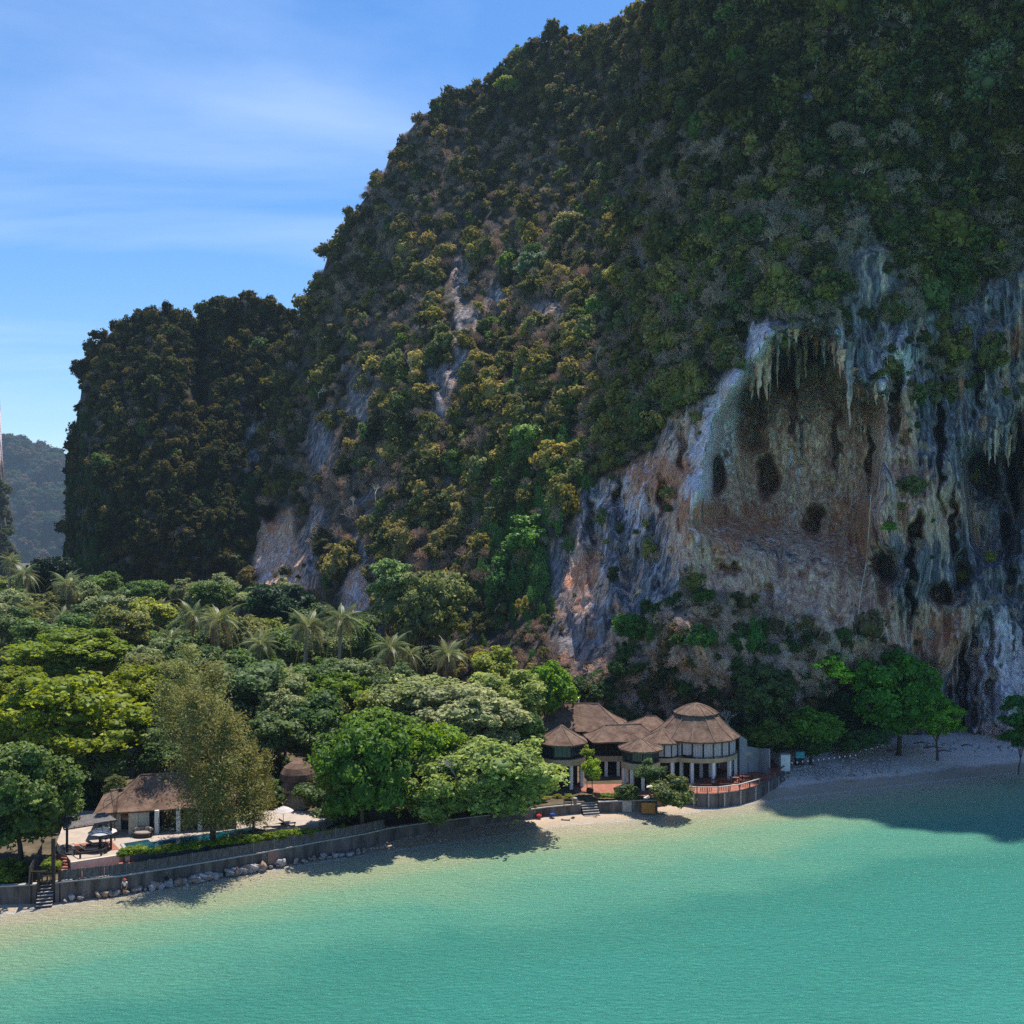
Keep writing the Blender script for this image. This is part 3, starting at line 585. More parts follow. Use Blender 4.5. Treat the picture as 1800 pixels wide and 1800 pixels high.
def twigs(name, seed, n=420, w_=.010, up=.6, material=None):
    """a leafless bush: thin forked stems fanning from the foot"""
    g = np.random.default_rng(seed); V = []; F = []; A = []
    def strip(p, q, w0, w1):
        d = q - p; a = np.cross(d, g.normal(size=3)); a /= (np.linalg.norm(a) + 1e-9); b = len(V)
        V.extend([p - a * w0, p + a * w0, q + a * w1, q - a * w1]); F.append((b, b + 1, b + 2, b + 3)); A.extend([g.uniform(.2, .9)] * 4)
    def grow(p, d, L, w0, dep):
        q = p + d * L; strip(p, q, w0, w0 * .7)
        if dep == 0: return
        for _ in range(3 if dep > 1 else 4):
            nd = d + g.normal(size=3) * .55; nd[2] += .08; nd /= np.linalg.norm(nd); grow(q, nd, L * g.uniform(.6, .85), w0 * .62, dep - 1)
    k = max(1, n // 60)
    for _ in range(k):
        d = g.normal(size=3); d[2] = abs(d[2]) + up; d /= np.linalg.norm(d); grow(np.array([0, 0, -.3]) + g.normal(size=3) * .1, d, .42, w_ * 2.2, 3)
    me = mesh_np(name, np.array(V), np.array(F), {'v': ('FLOAT', A)}); me.materials.append(material or m_dry); return me

def vine(name, seed, nl=900):
    """a curtain of creeper hanging on rock, about 1 wide and 2.2 tall, facing -Y"""
    g = np.random.default_rng(seed); P = []; Dn = []
    for k in range(11):
        x0 = g.uniform(-.5, .5); z1 = g.uniform(.3, 1.1); z0 = g.uniform(-1.25, -.2); m = nl // 11; t = g.random(m); wdt = .10 + .12 * np.sin(t * pi) * g.uniform(.6, 1.5)
        a = g.uniform(0, 2 * pi, m)
        P.append(np.stack([x0 + wdt * np.cos(a) + .08 * np.sin(t * 5 + k), -.12 - wdt * .9 * np.abs(np.sin(a)) + .0 * t, z0 + (z1 - z0) * t + g.normal(0, .04, m)], 1))
        Dn.append(np.stack([np.cos(a), -np.abs(np.sin(a)) - .3, np.full(m, .5)], 1))
    P = np.concatenate(P); Dn = np.concatenate(Dn); V = leaf_quads(P, Dn, .062, g, .5, .75)
    me = mesh_np(name, V, np.arange(len(V)).reshape(-1, 4), {'v': ('FLOAT', np.repeat(np.clip(g.normal(.45, .2, len(P)), 0, 1), 4))}); me.materials.append(m_leafm); return me

def trunk_mesh(name, seed, limbs=6, lean=.12, r=.035):
    """unit trunk: height 1, forking into limbs that spread to a radius of about .5"""
    g = random.Random(seed); b = MB(); f = g.uniform(.3, .45); px_, py_ = g.uniform(-lean, lean), g.uniform(-lean, lean)
    b.tube([(0, 0, -.04), (px_ * .3, py_ * .3, f * .5), (px_, py_, f)], [r * 1.35, r, r * .85], 7)
    for k in range(limbs):
        a = 2 * pi * k / limbs + g.uniform(-.4, .4); L = g.uniform(.25, .48); z1 = g.uniform(.62, .98)
        b.tube([(px_, py_, f * .97), (px_ + L * .35 * cos(a), py_ + L * .35 * sin(a), f + (z1 - f) * .5), (px_ + L * .75 * cos(a + .1), py_ + L * .75 * sin(a + .1), f + (z1 - f) * .82), (px_ + L * cos(a + .25), py_ + L * sin(a + .25), z1)], [r * .55, r * .4, r * .25, r * .1], 5)
    me = bpy.data.meshes.new(name); me.from_pydata(b.v, [], b.f); me.update(); me.polygons.foreach_set('use_smooth', [True] * len(me.polygons)); return me
def bare_tree_mesh(name, seed, r=.022, dep=5, tall=.30, spread=.5):
    g = np.random.default_rng(seed); b = MB()
    def grow(p, d, L, r0, k):
        q = p + d * L; mid = (p + q) / 2 + g.normal(size=3) * L * .08; b.tube([p, mid, q], [r0, r0 * .85, r0 * .65], 4 if k < 4 else 6, False)
        if k == 0: return
        for _ in range(2 if k > 3 else 3):
            nd = d + g.normal(size=3) * spread; nd[2] += .12; nd /= np.linalg.norm(nd); grow(q, nd, L * g.uniform(.62, .85), r0 * .62, k - 1)
    grow(np.zeros(3), np.array([0, 0, 1.0]), tall, r, dep)
    me = bpy.data.meshes.new(name); me.from_pydata([tuple(map(float, v)) for v in b.v], [], b.f); me.update(); return me

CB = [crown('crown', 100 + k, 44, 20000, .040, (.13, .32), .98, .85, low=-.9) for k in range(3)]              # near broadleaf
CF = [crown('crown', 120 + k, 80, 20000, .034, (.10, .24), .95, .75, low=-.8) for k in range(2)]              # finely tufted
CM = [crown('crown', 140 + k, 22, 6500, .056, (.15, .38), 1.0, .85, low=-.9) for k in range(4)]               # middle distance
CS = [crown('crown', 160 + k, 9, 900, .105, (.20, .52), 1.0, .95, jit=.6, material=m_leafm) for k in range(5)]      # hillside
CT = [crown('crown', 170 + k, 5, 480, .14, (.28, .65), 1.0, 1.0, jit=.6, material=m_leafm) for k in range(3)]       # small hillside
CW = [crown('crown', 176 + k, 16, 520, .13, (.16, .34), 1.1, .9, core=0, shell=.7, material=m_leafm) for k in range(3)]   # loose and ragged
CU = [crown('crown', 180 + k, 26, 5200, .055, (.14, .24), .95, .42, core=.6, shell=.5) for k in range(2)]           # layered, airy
CAS = [casuarina('crown', 190), casuarina('crown', 191, 20000)]
DRY = [twigs('dry_bush', 200 + k, 900, .013) for k in range(3)]
VIN = [vine('vine_curtain', 210 + k) for k in range(3)]
TRK = [trunk_mesh('trunk', 220 + k) for k in range(4)]
BARE_M = [bare_tree_mesh('branches', 230 + k) for k in range(3)]

YG, LG, MG, DG = (.175, .215, .022), (.105, .175, .022), (.052, .110, .018), (.026, .060, .014)
PG, OL, OB, GG = (.175, .205, .080), (.105, .115, .030), (.115, .095, .035), (.10, .145, .06)
def jit(c, a=.12):
    k = 1 + rnd.uniform(-a, a); return [max(.003, c[i] * k * (1 + rnd.uniform(-a, a) * .5)) for i in range(3)]
def ground_z(X, Y):
    return 1.9 if Y < 170 else 2.2
tree_count = {}
def tree(name, label, px, py, rx, D, tint, meshes, ry=None, cat='tree', group=None, bark=None, zg=None, rz=None, trunk=True, dx=0):
    """a tree whose crown, D metres away, is centred on a picture position with half-width rx and half-height ry (picture pixels)"""
    c = W(px, py, D); rw = rx * D / FP; rh = (ry or rx * .8) * D / FP; zg = ground_z(c.x, D) if zg is None else zg
    e = empty(name, (c.x + dx, c.y, zg)); tag(e, label, cat, group)
    cr_ = link('crown', meshes[rnd.randrange(len(meshes))], e); cr_.location = (-dx, 0, c.z - zg); cr_.scale = (rw, rw, rh); cr_.rotation_euler = (0, 0, rnd.uniform(0, 6.28) if rz is None else rz)
    cr_['tint'] = [v * 1.28 for v in jit(tint, .06)]
    H = max(c.z - zg, 1.0) + rh * .35
    if trunk:
        tk = link('trunk', TRK[rnd.randrange(4)], e); s = max(rw * 1.05, .4 * H * .5)
        tk.scale = (s, s, H); tk.rotation_euler = (0, 0, rnd.uniform(0, 6))
        if not tk.data.materials: tk.data.materials.append(m_bark)
    return e
for m_ in TRK: m_.materials.append(m_bark)
for m_ in BARE_M: m_.materials.append(m_twig)

# ---- named trees of the shore and gardens: (kind, label, px, py, half-width, half-height, distance, tint, crown meshes)
T = [
 ('broadleaf_tree', 'large dark green broadleaf tree filling the left edge beside the pool villa', 38, 1400, 112, 108, 108, (.085, .125, .035), CB, 0),
 ('rain_tree', 'huge rounded yellow-green tree rising behind the left edge of the garden', 118, 1272, 158, 100, 131, YG, CF, 0),
 ('rain_tree', 'yellow-green tree crown overlapping the huge rounded one from the right', 238, 1228, 82, 66, 139, YG, CF, 0),
 ('rain_tree', 'yellow-green tree at the left edge just above the huge rounded crown', 20, 1222, 92, 56, 150, (.15, .19, .02), CF, 0),
 ('rain_tree', 'broad light green tree spreading behind the huge rounded yellow-green one', 130, 1152, 120, 52, 166, (.135, .185, .022), CF, 0),
 ('casuarina_tree', 'tall feathery brown-green casuarina leaning over the villa roof and pool', 372, 1312, 135, 150, 112, (.135, .13, .045), CAS, 0),
 ('casuarina_tree', 'slimmer feathery olive casuarina right of the tall one, before the domed roof', 446, 1378, 60, 80, 116, (.13, .135, .04), CAS, 0),
 ('casuarina_tree', 'pale feathery casuarina rising behind the tall brown-green one', 330, 1222, 100, 90, 126, (.16, .17, .06), CAS, 0),
 ('broadleaf_tree', 'grey-green broadleaf tree in the middle of the garden below the palms', 432, 1212, 92, 66, 148, GG, CM, 0),
 ('broadleaf_tree', 'green tree between the grey-green one and the palm cluster', 545, 1262, 66, 54, 143, (.055, .10, .03), CM, 0),
 ('broadleaf_tree', 'bright green bushy tree below the coconut palms in the middle', 590, 1222, 66, 48, 156, LG, CF, 0),
 ('shade_tree', 'dense deep green shade tree standing right of the thatched dome', 638, 1352, 96, 104, 120, (.075, .14, .022), CB, 0),
 ('shade_tree', 'brighter green crown swelling behind the dense shade tree by the dome', 668, 1292, 84, 54, 130, (.085, .15, .02), CB, 0),
 ('sea_almond_tree', 'wide pale green tree spreading over the seawall towards the restaurant', 868, 1362, 122, 76, 127, (.19, .235, .07), CB, 0),
 ('sea_almond_tree', 'low pale green tree whose boughs droop over the seawall onto the beach', 770, 1385, 92, 70, 124, (.165, .22, .055), CB, 0),
 ('sea_almond_tree', 'pale silvery green tree filling the slope above the drooping shore tree', 820, 1258, 112, 62, 139, (.25, .275, .13), CB, 0),
 ('sea_almond_tree', 'pale green tree crown below the right hand pair of palms', 730, 1232, 92, 52, 148, (.21, .25, .095), CB, 0),
 ('sea_almond_tree', 'pale green tree with a bright flat top above the left restaurant pavilion', 892, 1218, 76, 46, 152, (.22, .27, .08), CB, 0),
 ('broadleaf_tree', 'fresh green tree directly behind the restaurant hall at its left end', 962, 1206, 52, 54, 160, (.10, .19, .02), CM, 0),
 ('broadleaf_tree', 'bright yellow-green bough crown above the bare branches of the shore tree', 752, 1310, 62, 46, 128, (.13, .21, .018), CM, 0),
 ('broadleaf_tree', 'shaded green tree tucked between the shore trees and the left pavilion', 925, 1292, 42, 50, 141, (.06, .115, .03), CM, 0),
 ('tall_forest_tree', 'tall pale green tree standing against the foot of the mountain', 742, 1068, 78, 84, 205, (.125, .155, .055), CM, 0),
 ('tall_forest_tree', 'pale mint green tree leaning out left of the tall one at the mountain foot', 686, 1018, 46, 56, 208, (.17, .25, .10), CU, 0),
 ('tall_forest_tree', 'yellowish green spray of crown right of the tall tree at the mountain foot', 796, 1088, 36, 42, 202, (.19, .20, .05), CU, 0),
 ('forest_tree', 'dark blue-green dense tree in front of the pale cliff foot left of the palms', 492, 1062, 66, 46, 232, (.018, .045, .022), CM, 0),
 ('forest_tree', 'very dark tree standing in the gap beside the headland foot', 82, 1012, 44, 44, 262, (.010, .024, .012), CM, 0),
 ('forest_tree', 'large dark green tree behind the round restaurant pavilion roof', 1222, 1178, 62, 76, 168, (.018, .042, .014), CM, 0),
 ('forest_tree', 'dark olive tree right of the round restaurant pavilion with fine leaves', 1342, 1226, 68, 66, 158, (.085, .115, .04), CF, 0),
 ('forest_tree', 'mid green low tree beside the white garden wall under the dark olive tree', 1425, 1280, 60, 48, 157, (.10, .20, .028), CM, 0),
 ('forest_tree', 'green low shrubby tree over the white pillar right of the restaurant', 1352, 1288, 42, 30, 152, (.075, .12, .022), CM, 0),
 ('layered_tree', 'bright yellow-green layered tree with a thin dark trunk below the cave', 1458, 1172, 52, 46, 166, (.30, .44, .05), CU, 0),
 ('forest_tree', 'dark green tree standing behind the bright layered one', 1405, 1206, 52, 56, 172, (.02, .045, .014), CM, 0),
 ('forest_tree', 'shadowy green tree between the layered tree and the great beach tree', 1478, 1252, 42, 46, 166, (.025, .055, .02), CM, 0),
 ('great_beach_tree', 'great rounded green tree on the beach below the streaked cliff', 1580, 1226, 96, 98, 165, (.085, .22, .028), CF, 0),
 ('great_beach_tree', 'lower right bough crown of the great beach tree with brighter leaves', 1648, 1262, 50, 44, 160, (.15, .29, .03), CF, 0),
 ('beach_tree', 'dark green beach tree with ragged tiers cut by the right edge', 1806, 1262, 56, 60, 152, (.05, .15, .035), CU, 0),
 ('beach_tree', 'low bright green beach shrub tree at the right edge under the ragged one', 1790, 1296, 32, 24, 150, (.045, .13, .018), CM, 0),
 ('salt_tree', 'rounded olive green tree growing from the beach before the restaurant', 1180, 1392, 44, 32, 133, (.085, .115, .035), CM, 0),
 ('salt_tree', 'grey-green bushy tree rising left of the round tree on the beach', 1142, 1356, 30, 24, 136, (.075, .12, .045), CM, 0),
 ('clipped_shrub', 'dark grey-green spreading shrub beside the beach trees on the terrace edge', 1102, 1392, 27, 17, 136, (.07, .105, .035), CM, 0),
 ('ornamental_tree', 'small bright yellow-green tree in a pot before the restaurant', 1041, 1352, 21, 26, 137, (.21, .29, .03), CM, 0),
 ('ornamental_tree', 'pale yellow-green young tree top beside the left pavilion windows', 1032, 1322, 13, 14, 139, (.20, .26, .05), CM, 0),
 ('plumeria_tree', 'small sparse tree with pale bare branch tips by the villa roof', 202, 1378, 26, 24, 113, (.095, .115, .04), CU, 0),
 ('fan_shrub', 'bright green shrub growing beside the gate at the seawall', 88, 1522, 18, 16, 103, (.16, .20, .03), CM, 0),
 ('clipped_shrub', 'yellow-green shrub mass behind the left end of the seawall', 18, 1535, 34, 28, 103, (.12, .15, .022), CM, 0),
]
for nm, lb, px, py, rx, ry, D, ti, ms, dx in T:
    tree(nm, lb, px, py, rx, D, ti, ms, ry, cat='shrub' if 'shrub' in nm else 'tree')

# ---- the grove behind: trees with no single name, in three looks
looks = [('grove_tree', 'olive broadleaf tree in the grove below the headland', (.14, .15, .045)), ('grove_tree', 'mid green broadleaf tree in the grove below the headland', (.09, .15, .04)), ('grove_tree', 'pale grey-green tree in the grove below the headland', (.18, .21, .095)), ('grove_tree', 'dark green tree in the grove below the headland', (.075, .115, .04)), ('grove_tree', 'yellow-green tree in the grove below the headland', (.19, .22, .04))]
gro = []
for py0, D0, n, r0 in ((1026, 268, 11, 32), (1052, 238, 11, 40), (1082, 212, 11, 46), (1112, 190, 11, 50), (1142, 172, 11, 52), (1178, 158, 9, 52)):
    for k in range(n):
        py, D = py0, D0
        px = (k + .5 + rnd.uniform(-.4, .4)) * 690 / n - 20
        if 560 < px and py < 1070: continue
        if py > 1120 and px < 250: continue
        if px > 310 and py > 1060:
            if py in (1082, 1112): py, D = py + 8, D + 14
            else: py += 36
        gro.append((px, py + rnd.uniform(-12, 12) + (px > 450) * 14, r0 * rnd.uniform(.8, 1.25), D * rnd.uniform(.97, 1.03)))
gro += [(rnd.uniform(250, 700), rnd.uniform(1190, 1290), 46, rnd.uniform(146, 160)) for _ in range(14)]
gro += [(560, 1300, 56, 140), (700, 1205, 60, 160), (640, 1190, 56, 168), (560, 1185, 50, 172), (480, 1290, 60, 135), (490, 1240, 50, 142), (870, 1168, 46, 175), (330, 1160, 60, 160), (250, 1165, 50, 165), (180, 1340, 60, 128), (280, 1330, 50, 130), (250, 1290, 56, 134), (600, 1420, 50, 125), (560, 1395, 46, 127)]
for q, (px, py, r, D) in enumerate(gro):
    lk = looks[rnd.randrange(5)]
    if py > 1280: lk = looks[3]
    if lk[2] == looks[0][2] and rnd.random() < .3: lk = looks[1]
    tree(lk[0], lk[1], px, py, r, D, lk[2], CM, r * rnd.uniform(.62, .8), group='grove trees, ' + lk[1].split(' tree')[0])
for k in range(34):
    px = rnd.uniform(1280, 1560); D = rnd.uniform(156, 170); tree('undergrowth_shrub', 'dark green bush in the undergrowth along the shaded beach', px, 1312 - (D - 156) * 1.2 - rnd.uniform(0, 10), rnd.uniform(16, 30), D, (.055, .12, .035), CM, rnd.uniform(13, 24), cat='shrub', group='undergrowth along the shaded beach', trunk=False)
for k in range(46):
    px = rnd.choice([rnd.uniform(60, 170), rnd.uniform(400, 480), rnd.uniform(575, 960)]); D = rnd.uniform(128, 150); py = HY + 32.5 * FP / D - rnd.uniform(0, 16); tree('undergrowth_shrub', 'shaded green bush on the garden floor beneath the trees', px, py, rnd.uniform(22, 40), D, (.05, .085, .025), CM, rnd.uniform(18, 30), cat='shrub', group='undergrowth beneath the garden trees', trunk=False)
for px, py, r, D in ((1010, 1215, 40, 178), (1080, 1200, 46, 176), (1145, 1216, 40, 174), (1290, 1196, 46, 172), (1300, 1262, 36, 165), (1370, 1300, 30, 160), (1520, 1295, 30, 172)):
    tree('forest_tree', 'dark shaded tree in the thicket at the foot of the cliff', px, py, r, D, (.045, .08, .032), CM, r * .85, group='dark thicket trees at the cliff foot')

# ---- bare trees
def bare(label, px, py, h, D, lean=0, k=0, name='bare_tree', material=None, cat='tree', group=None, sc_=1.0):
    c = W(px, py, D); e = link(name, BARE_M[k % 3]); e.location = c; s = h * D / FP * .75; e.scale = (s, s, s); e.rotation_euler = (rnd.uniform(-.1, .1), lean, rnd.uniform(0, 6)); tag(e, label, cat, group); return e
bare('leafless whitish branching tree against the right side of the round pavilion roof', 1282, 1300, 70, 153, -.2, 0)
bare('leafless pale tree fanning out on the wooded slope above the middle', 985, 602, 70, 262, -.3, 1)
bare('wide leafless pinkish tree high on the right slope', 1632, 262, 90, 268, -.2, 2)
bare('bare grey branches showing among the pale shore trees', 800, 1375, 72, 122, .2, 1)
bare('bare pale boughs tangled in the right part of the shore tree', 850, 1365, 60, 123, -.3, 0)
bare('pale leafless branch tips of the small tree by the villa roof', 182, 1420, 52, 112.5, -.1, 2)
bare('grey leafless sapling on the ledge below the cave', 1420, 1050, 34, 168, 0, 2)
bare('small leafless tree beside the garden wall right of the restaurant', 1312, 1345, 40, 147, .1, 1)
for k, (px, py, h, D) in enumerate(((1285, 300, 44, 300), (960, 470, 40, 300), (1320, 450, 46, 240), (1560, 640, 40, 182), (1240, 560, 44, 215), (840, 560, 40, 280), (720, 660, 44, 275), (1050, 640, 44, 240), (1390, 420, 50, 235), (1500, 420, 44, 235), (1735, 400, 54, 215), (1120, 700, 36, 215), (660, 880, 50, 255), (620, 900, 40, 258), (560, 700, 40, 290), (1180, 1050, 36, 172), (1110, 1060, 44, 172), (1250, 1090, 36, 168))):
    bare('grey leafless tree clinging to the wooded rock slope', px, py, h, D, rnd.uniform(-.4, .4), k, group='grey leafless trees on the slope')
for o in [o for o in C.objects if o.get('group') == 'grey leafless trees on the slope']:
    pass

# ---- coconut palms: trunk, crown of separate fronds
def frond_mesh(seed, droop):
    g = random.Random(seed); V = []; F = []; A = []; n = 26; P = []
    for i in range(n + 1):
        t = i / n; x = t * (1 - .12 * droop * t); z = .42 * t - (.55 + droop) * t * t * .85; P.append(Vector((x, 0, z)))
    def quad(a, b, c, d, v): k = len(V); V.extend([a, b, c, d]); F.append((k, k + 1, k + 2, k + 3)); A.extend([v] * 4)
    for i in range(n):
        w0 = .014 * (1 - i / n) + .003; quad(P[i] + Vector((0, -w0, 0)), P[i] + Vector((0, w0, 0)), P[i + 1] + Vector((0, w0, 0)), P[i + 1] + Vector((0, -w0, 0)), .95)
    for i in range(3, n + 1):
        t = i / n; L = .21 * math.sin(min(1, t * 1.15 + .12) * pi) ** .6 + .05; d = (P[i] - P[i - 1]).normalized()
        for s in (-1, 1):
            tip = P[i] + d * L * .55 + Vector((0, s * L * .62, -L * g.uniform(.35, .75))); mid = P[i] + d * L * .3 + Vector((0, s * L * .42, -L * .05))
            wv = d * .013; v = g.uniform(.25, .75); quad(P[i] - wv * .5, P[i] + wv * .5, mid + wv, mid - wv, v); quad(mid - wv, mid + wv, tip + wv * .2, tip - wv * .2, v)
    me = mesh_np('frond', np.array([v[:] for v in V]), np.array(F), {'v': ('FLOAT', A)}); me.materials.append(m_frond); return me
FR = [frond_mesh(1, .0), frond_mesh(2, .35), frond_mesh(3, .8), frond_mesh(4, 1.3)]
def ptrunk(seed):
    g = random.Random(seed); b = MB(); l = g.uniform(-.06, .06); b.tube([(0, 0, -.03), (l * .3, 0, .3), (l * .8, 0, .65), (l, 0, 1)], [.022, .015, .013, .012], 7)
    me = bpy.data.meshes.new('trunk'); me.from_pydata(b.v, [], b.f); me.update(); me.polygons.foreach_set('use_smooth', [True] * len(me.polygons)); me.materials.append(m_palebark); return me, l
PTR = [ptrunk(k) for k in range(3)]
def palm(label, px, py, rp, D, nf=26, tint=(.14, .165, .065), group=None, zg=2.0):
    rp *= 1.05; c = W(px, py - 10, D); R_ = rp * D / FP; H = c.z - zg; me, l = PTR[rnd.randrange(3)]
    e = empty('coconut_palm', (c.x - l * H * 0, c.y, zg)); e.rotation_euler = (rnd.uniform(-.10, .10), rnd.uniform(-.10, .10), 0); tag(e, label, 'palm tree', group)
    tk = link('trunk', me, e); tk.scale = (H, H, H); a0 = rnd.uniform(0, 6)
    for k in range(nf):
        u = k / nf; el = 1.05 - 1.9 * u; f = link('frond', FR[min(3, max(0, int(u * 4 + rnd.uniform(-.7, 1.1))))], e); f.location = (l * H, 0, H)
        s = R_ * rnd.uniform(.95, 1.2); f.scale = (s, s, s); f.rotation_euler = (rnd.uniform(-.2, .2), -el * .75, a0 + k * 2.4 + rnd.uniform(-.2, .2)); f['tint'] = jit(tint if u < .8 else (.20, .15, .06), .12)
palms = [('tallest coconut palm with a clear pale trunk against the dark cliff foot', 582, 1100, 44, 178), ('coconut palm with full drooping fronds left of the tallest one', 518, 1112, 46, 186), ('broad coconut palm standing left of the group of palms', 380, 1104, 48, 182),
 ('smaller coconut palm just left of the broad one', 338, 1092, 38, 200), ('low coconut palm in front of the palm cluster', 480, 1142, 36, 172), ('coconut palm right of the tallest one below the pale forest tree', 672, 1150, 40, 168), ('feathery upright coconut palm right of the low pair', 766, 1158, 38, 165),
 ('short coconut palm squeezed between the two right hand ones', 718, 1162, 32, 170), ('coconut palm with yellowed drooping fronds low in the middle garden', 500, 1208, 40, 152), ('coconut palm at the far left with a dark crown against the haze', 42, 1022, 30, 250), ('tall thin coconut palm at the very left edge', 4, 996, 24, 255),
 ('coconut palm in the grove under the headland, left one of a pair', 108, 1040, 30, 235), ('coconut palm in the grove under the headland, right one of a pair', 138, 1034, 30, 238), ('small pale palm half buried in the left grove', 66, 1086, 30, 210), ('palm with grey dry fronds in the left grove', 96, 1094, 28, 205), ('dark palm crown above the left grove edge', 28, 1062, 26, 228),
 ('upright palm behind the grove below the cliff', 262, 1080, 30, 215), ('palm with spread fronds beside the pale rock foot', 440, 1142, 32, 185), ('young palm with arched fronds above the yellow-green crowns', 150, 1140, 24, 165), ('small palm among the trees left of the broad coconut palm', 300, 1132, 28, 190)]
for lb, px, py, r, D in palms: palm(lb, px, py, r, D)

# ---- hedge plants behind the fence, ground cover by the wall
for k in range(26):
    px = 215 + k * 15.5 + rnd.uniform(-4, 4); p = wallpt(px); py = 1497 - (px - 215) * .108 + rnd.uniform(-3, 4)
    D = p.y + 1.0; r = rnd.uniform(10, 16); 
    if k in (18, 19): py -= 2
    tree('hedge_shrub', 'yellow-green shrub in the hedge row behind the brushwood fence', px, py + 2, r, D, (.17, .22, .022) if rnd.random() < .8 else (.10, .16, .02), CM, r * .62, cat='shrub', group='hedge shrubs behind the brushwood fence', trunk=False)
for k in range(12):
    px = 886 + k * 10 + rnd.uniform(-4, 4); py = 1419 - (px - 886) * .10 - rnd.uniform(0, 10); D = wallpt(px).y + 2.2 + rnd.uniform(0, 1.5)
    tree('low_shrub', 'low yellow-olive shrub in the bed behind the seawall before the restaurant', px, py, 10, D, (.19, .20, .03), CM, 6, cat='shrub', group='low shrubs in the bed behind the seawall', trunk=False)
for k in range(7):
    px = 1050 + k * 8 + rnd.uniform(-2, 2)
    tree('low_shrub', 'low green shrub right of the beach steps on the terrace edge', px, 1399 - rnd.uniform(0, 5), 9, 135.5, (.14, .19, .03), CM, 5.5, cat='shrub', group='low shrubs right of the beach steps', trunk=False)

# ================================================================ WOODS ON THE ROCK
def sample_sheet(P, PXg, PYg, mask, n, seed, mind=0):
    """positions on a rock sheet, even over what is seen of it"""
    g = np.random.default_rng(seed); wgt = mask[1:-1, 1:-1].ravel().copy()
    dpy = np.abs(PYg[2:, 1:-1] - PYg[:-2, 1:-1]).ravel(); dpx = np.abs(PXg[1:-1, 2:] - PXg[1:-1, :-2]).ravel()
    wgt = wgt * dpy * dpx; wgt = wgt / wgt.sum(); idx = g.choice(len(wgt), n, p=wgt)
    i, j = np.unravel_index(idx, (P.shape[0] - 2, P.shape[1] - 2)); i += 1; j += 1
    du = P[i, j + 1] - P[i, j - 1]; dv = P[i + 1, j] - P[i - 1, j]; nr = np.cross(du, dv); nr /= (np.linalg.norm(nr, axis=1, keepdims=True) + 1e-9); nr *= np.where(nr[:, 1:2] > 0, -1, 1)
    a, b = g.random((n, 1)), g.random((n, 1))
    pos = P[i, j] + (P[i, j + 1] - P[i, j]) * (a - .5) + (P[i + 1, j] - P[i, j]) * (b - .5)
    return pos, nr, PXg[i, j], PYg[i, j], g
KINDS = {}
def scatter(name, protos, items, label, group_cat):
    """ONE stuff object: copies of things that stand in the scene, spread by geometry nodes"""
    n = len(items['pos']); me = bpy.data.meshes.new(name); me.vertices.add(n); me.vertices.foreach_set('co', items['pos'].astype(np.float32).ravel())
    for an, typ, arr, key in (('sc', 'FLOAT_VECTOR', items['sc'], 'vector'), ('rot', 'FLOAT_VECTOR', items['rot'], 'vector'), ('pick', 'INT', items['pick'], 'value'), ('tint', 'FLOAT_COLOR', np.concatenate([items['tint'], np.ones((n, 1))], 1), 'color')):
        a = me.attributes.new(an, typ, 'POINT'); a.data.foreach_set(key, np.ascontiguousarray(arr, dtype=np.int32 if typ == 'INT' else np.float32).ravel())
    o = link(name, me); tag(o, label, kind='stuff')
    ng = bpy.data.node_groups.new(name, 'GeometryNodeTree'); ng.interface.new_socket('Geometry', in_out='INPUT', socket_type='NodeSocketGeometry'); ng.interface.new_socket('Geometry', in_out='OUTPUT', socket_type='NodeSocketGeometry')
    gi, go = ng.nodes.new('NodeGroupInput'), ng.nodes.new('NodeGroupOutput'); ip = ng.nodes.new('GeometryNodeInstanceOnPoints'); jn = ng.nodes.new('GeometryNodeJoinGeometry')
    for p in protos:
        oi = ng.nodes.new('GeometryNodeObjectInfo'); oi.transform_space = 'ORIGINAL'; oi.inputs['Object'].default_value = p; oi.inputs['As Instance'].default_value = True; ng.links.new(oi.outputs['Geometry'], jn.inputs[0])
    def na(nm, ty): x = ng.nodes.new('GeometryNodeInputNamedAttribute'); x.data_type = ty; x.inputs['Name'].default_value = nm; return x.outputs['Attribute']
    ng.links.new(gi.outputs[0], ip.inputs['Points']); ng.links.new(jn.outputs[0], ip.inputs['Instance']); ip.inputs['Pick Instance'].default_value = True
    ng.links.new(na('pick', 'INT'), ip.inputs['Instance Index']); ng.links.new(na('rot', 'FLOAT_VECTOR'), ip.inputs['Rotation']); ng.links.new(na('sc', 'FLOAT_VECTOR'), ip.inputs['Scale']); ng.links.new(ip.outputs[0], go.inputs[0])
    m = o.modifiers.new('spread', 'NODES'); m.node_group = ng; return o
def plant_out(kind, cat, meshes, items, labelf, singles, stuff_name, stuff_label):
    """the largest in view one by one, the rest as one stuff object"""
    D = items['pos'][:, 1]; seen = (items['px'] > -10) & (items['px'] < 1810) & (items['py'] > -20); size = items['sc'][:, 0] / D * (seen + .01)
    order = np.argsort(-size); first = order[:singles]; rest = order[singles:]; protos = {}
    for q in first:
        mi = int(items['pick'][q]); o = link(kind, meshes[mi]); o.location = items['pos'][q]; o.scale = items['sc'][q]; o.rotation_euler = items['rot'][q]; o['tint'] = [float(v) for v in items['tint'][q]]
        lb = labelf(items['px'][q], items['py'][q], items['tint'][q], items['sc'][q][0]); tag(o, lb, cat, lb); protos.setdefault(mi, o)
    for mi in range(len(meshes)):
        if mi not in protos:
            q = [r_ for r_ in rest if int(items['pick'][r_]) == mi][:1]
            protos[mi] = protos[next(iter(protos))] if not q else protos[next(iter(protos))]
    if len(rest): scatter(stuff_name, [protos[k] for k in range(len(meshes))], {k: v[rest] for k, v in items.items()}, stuff_label, cat)
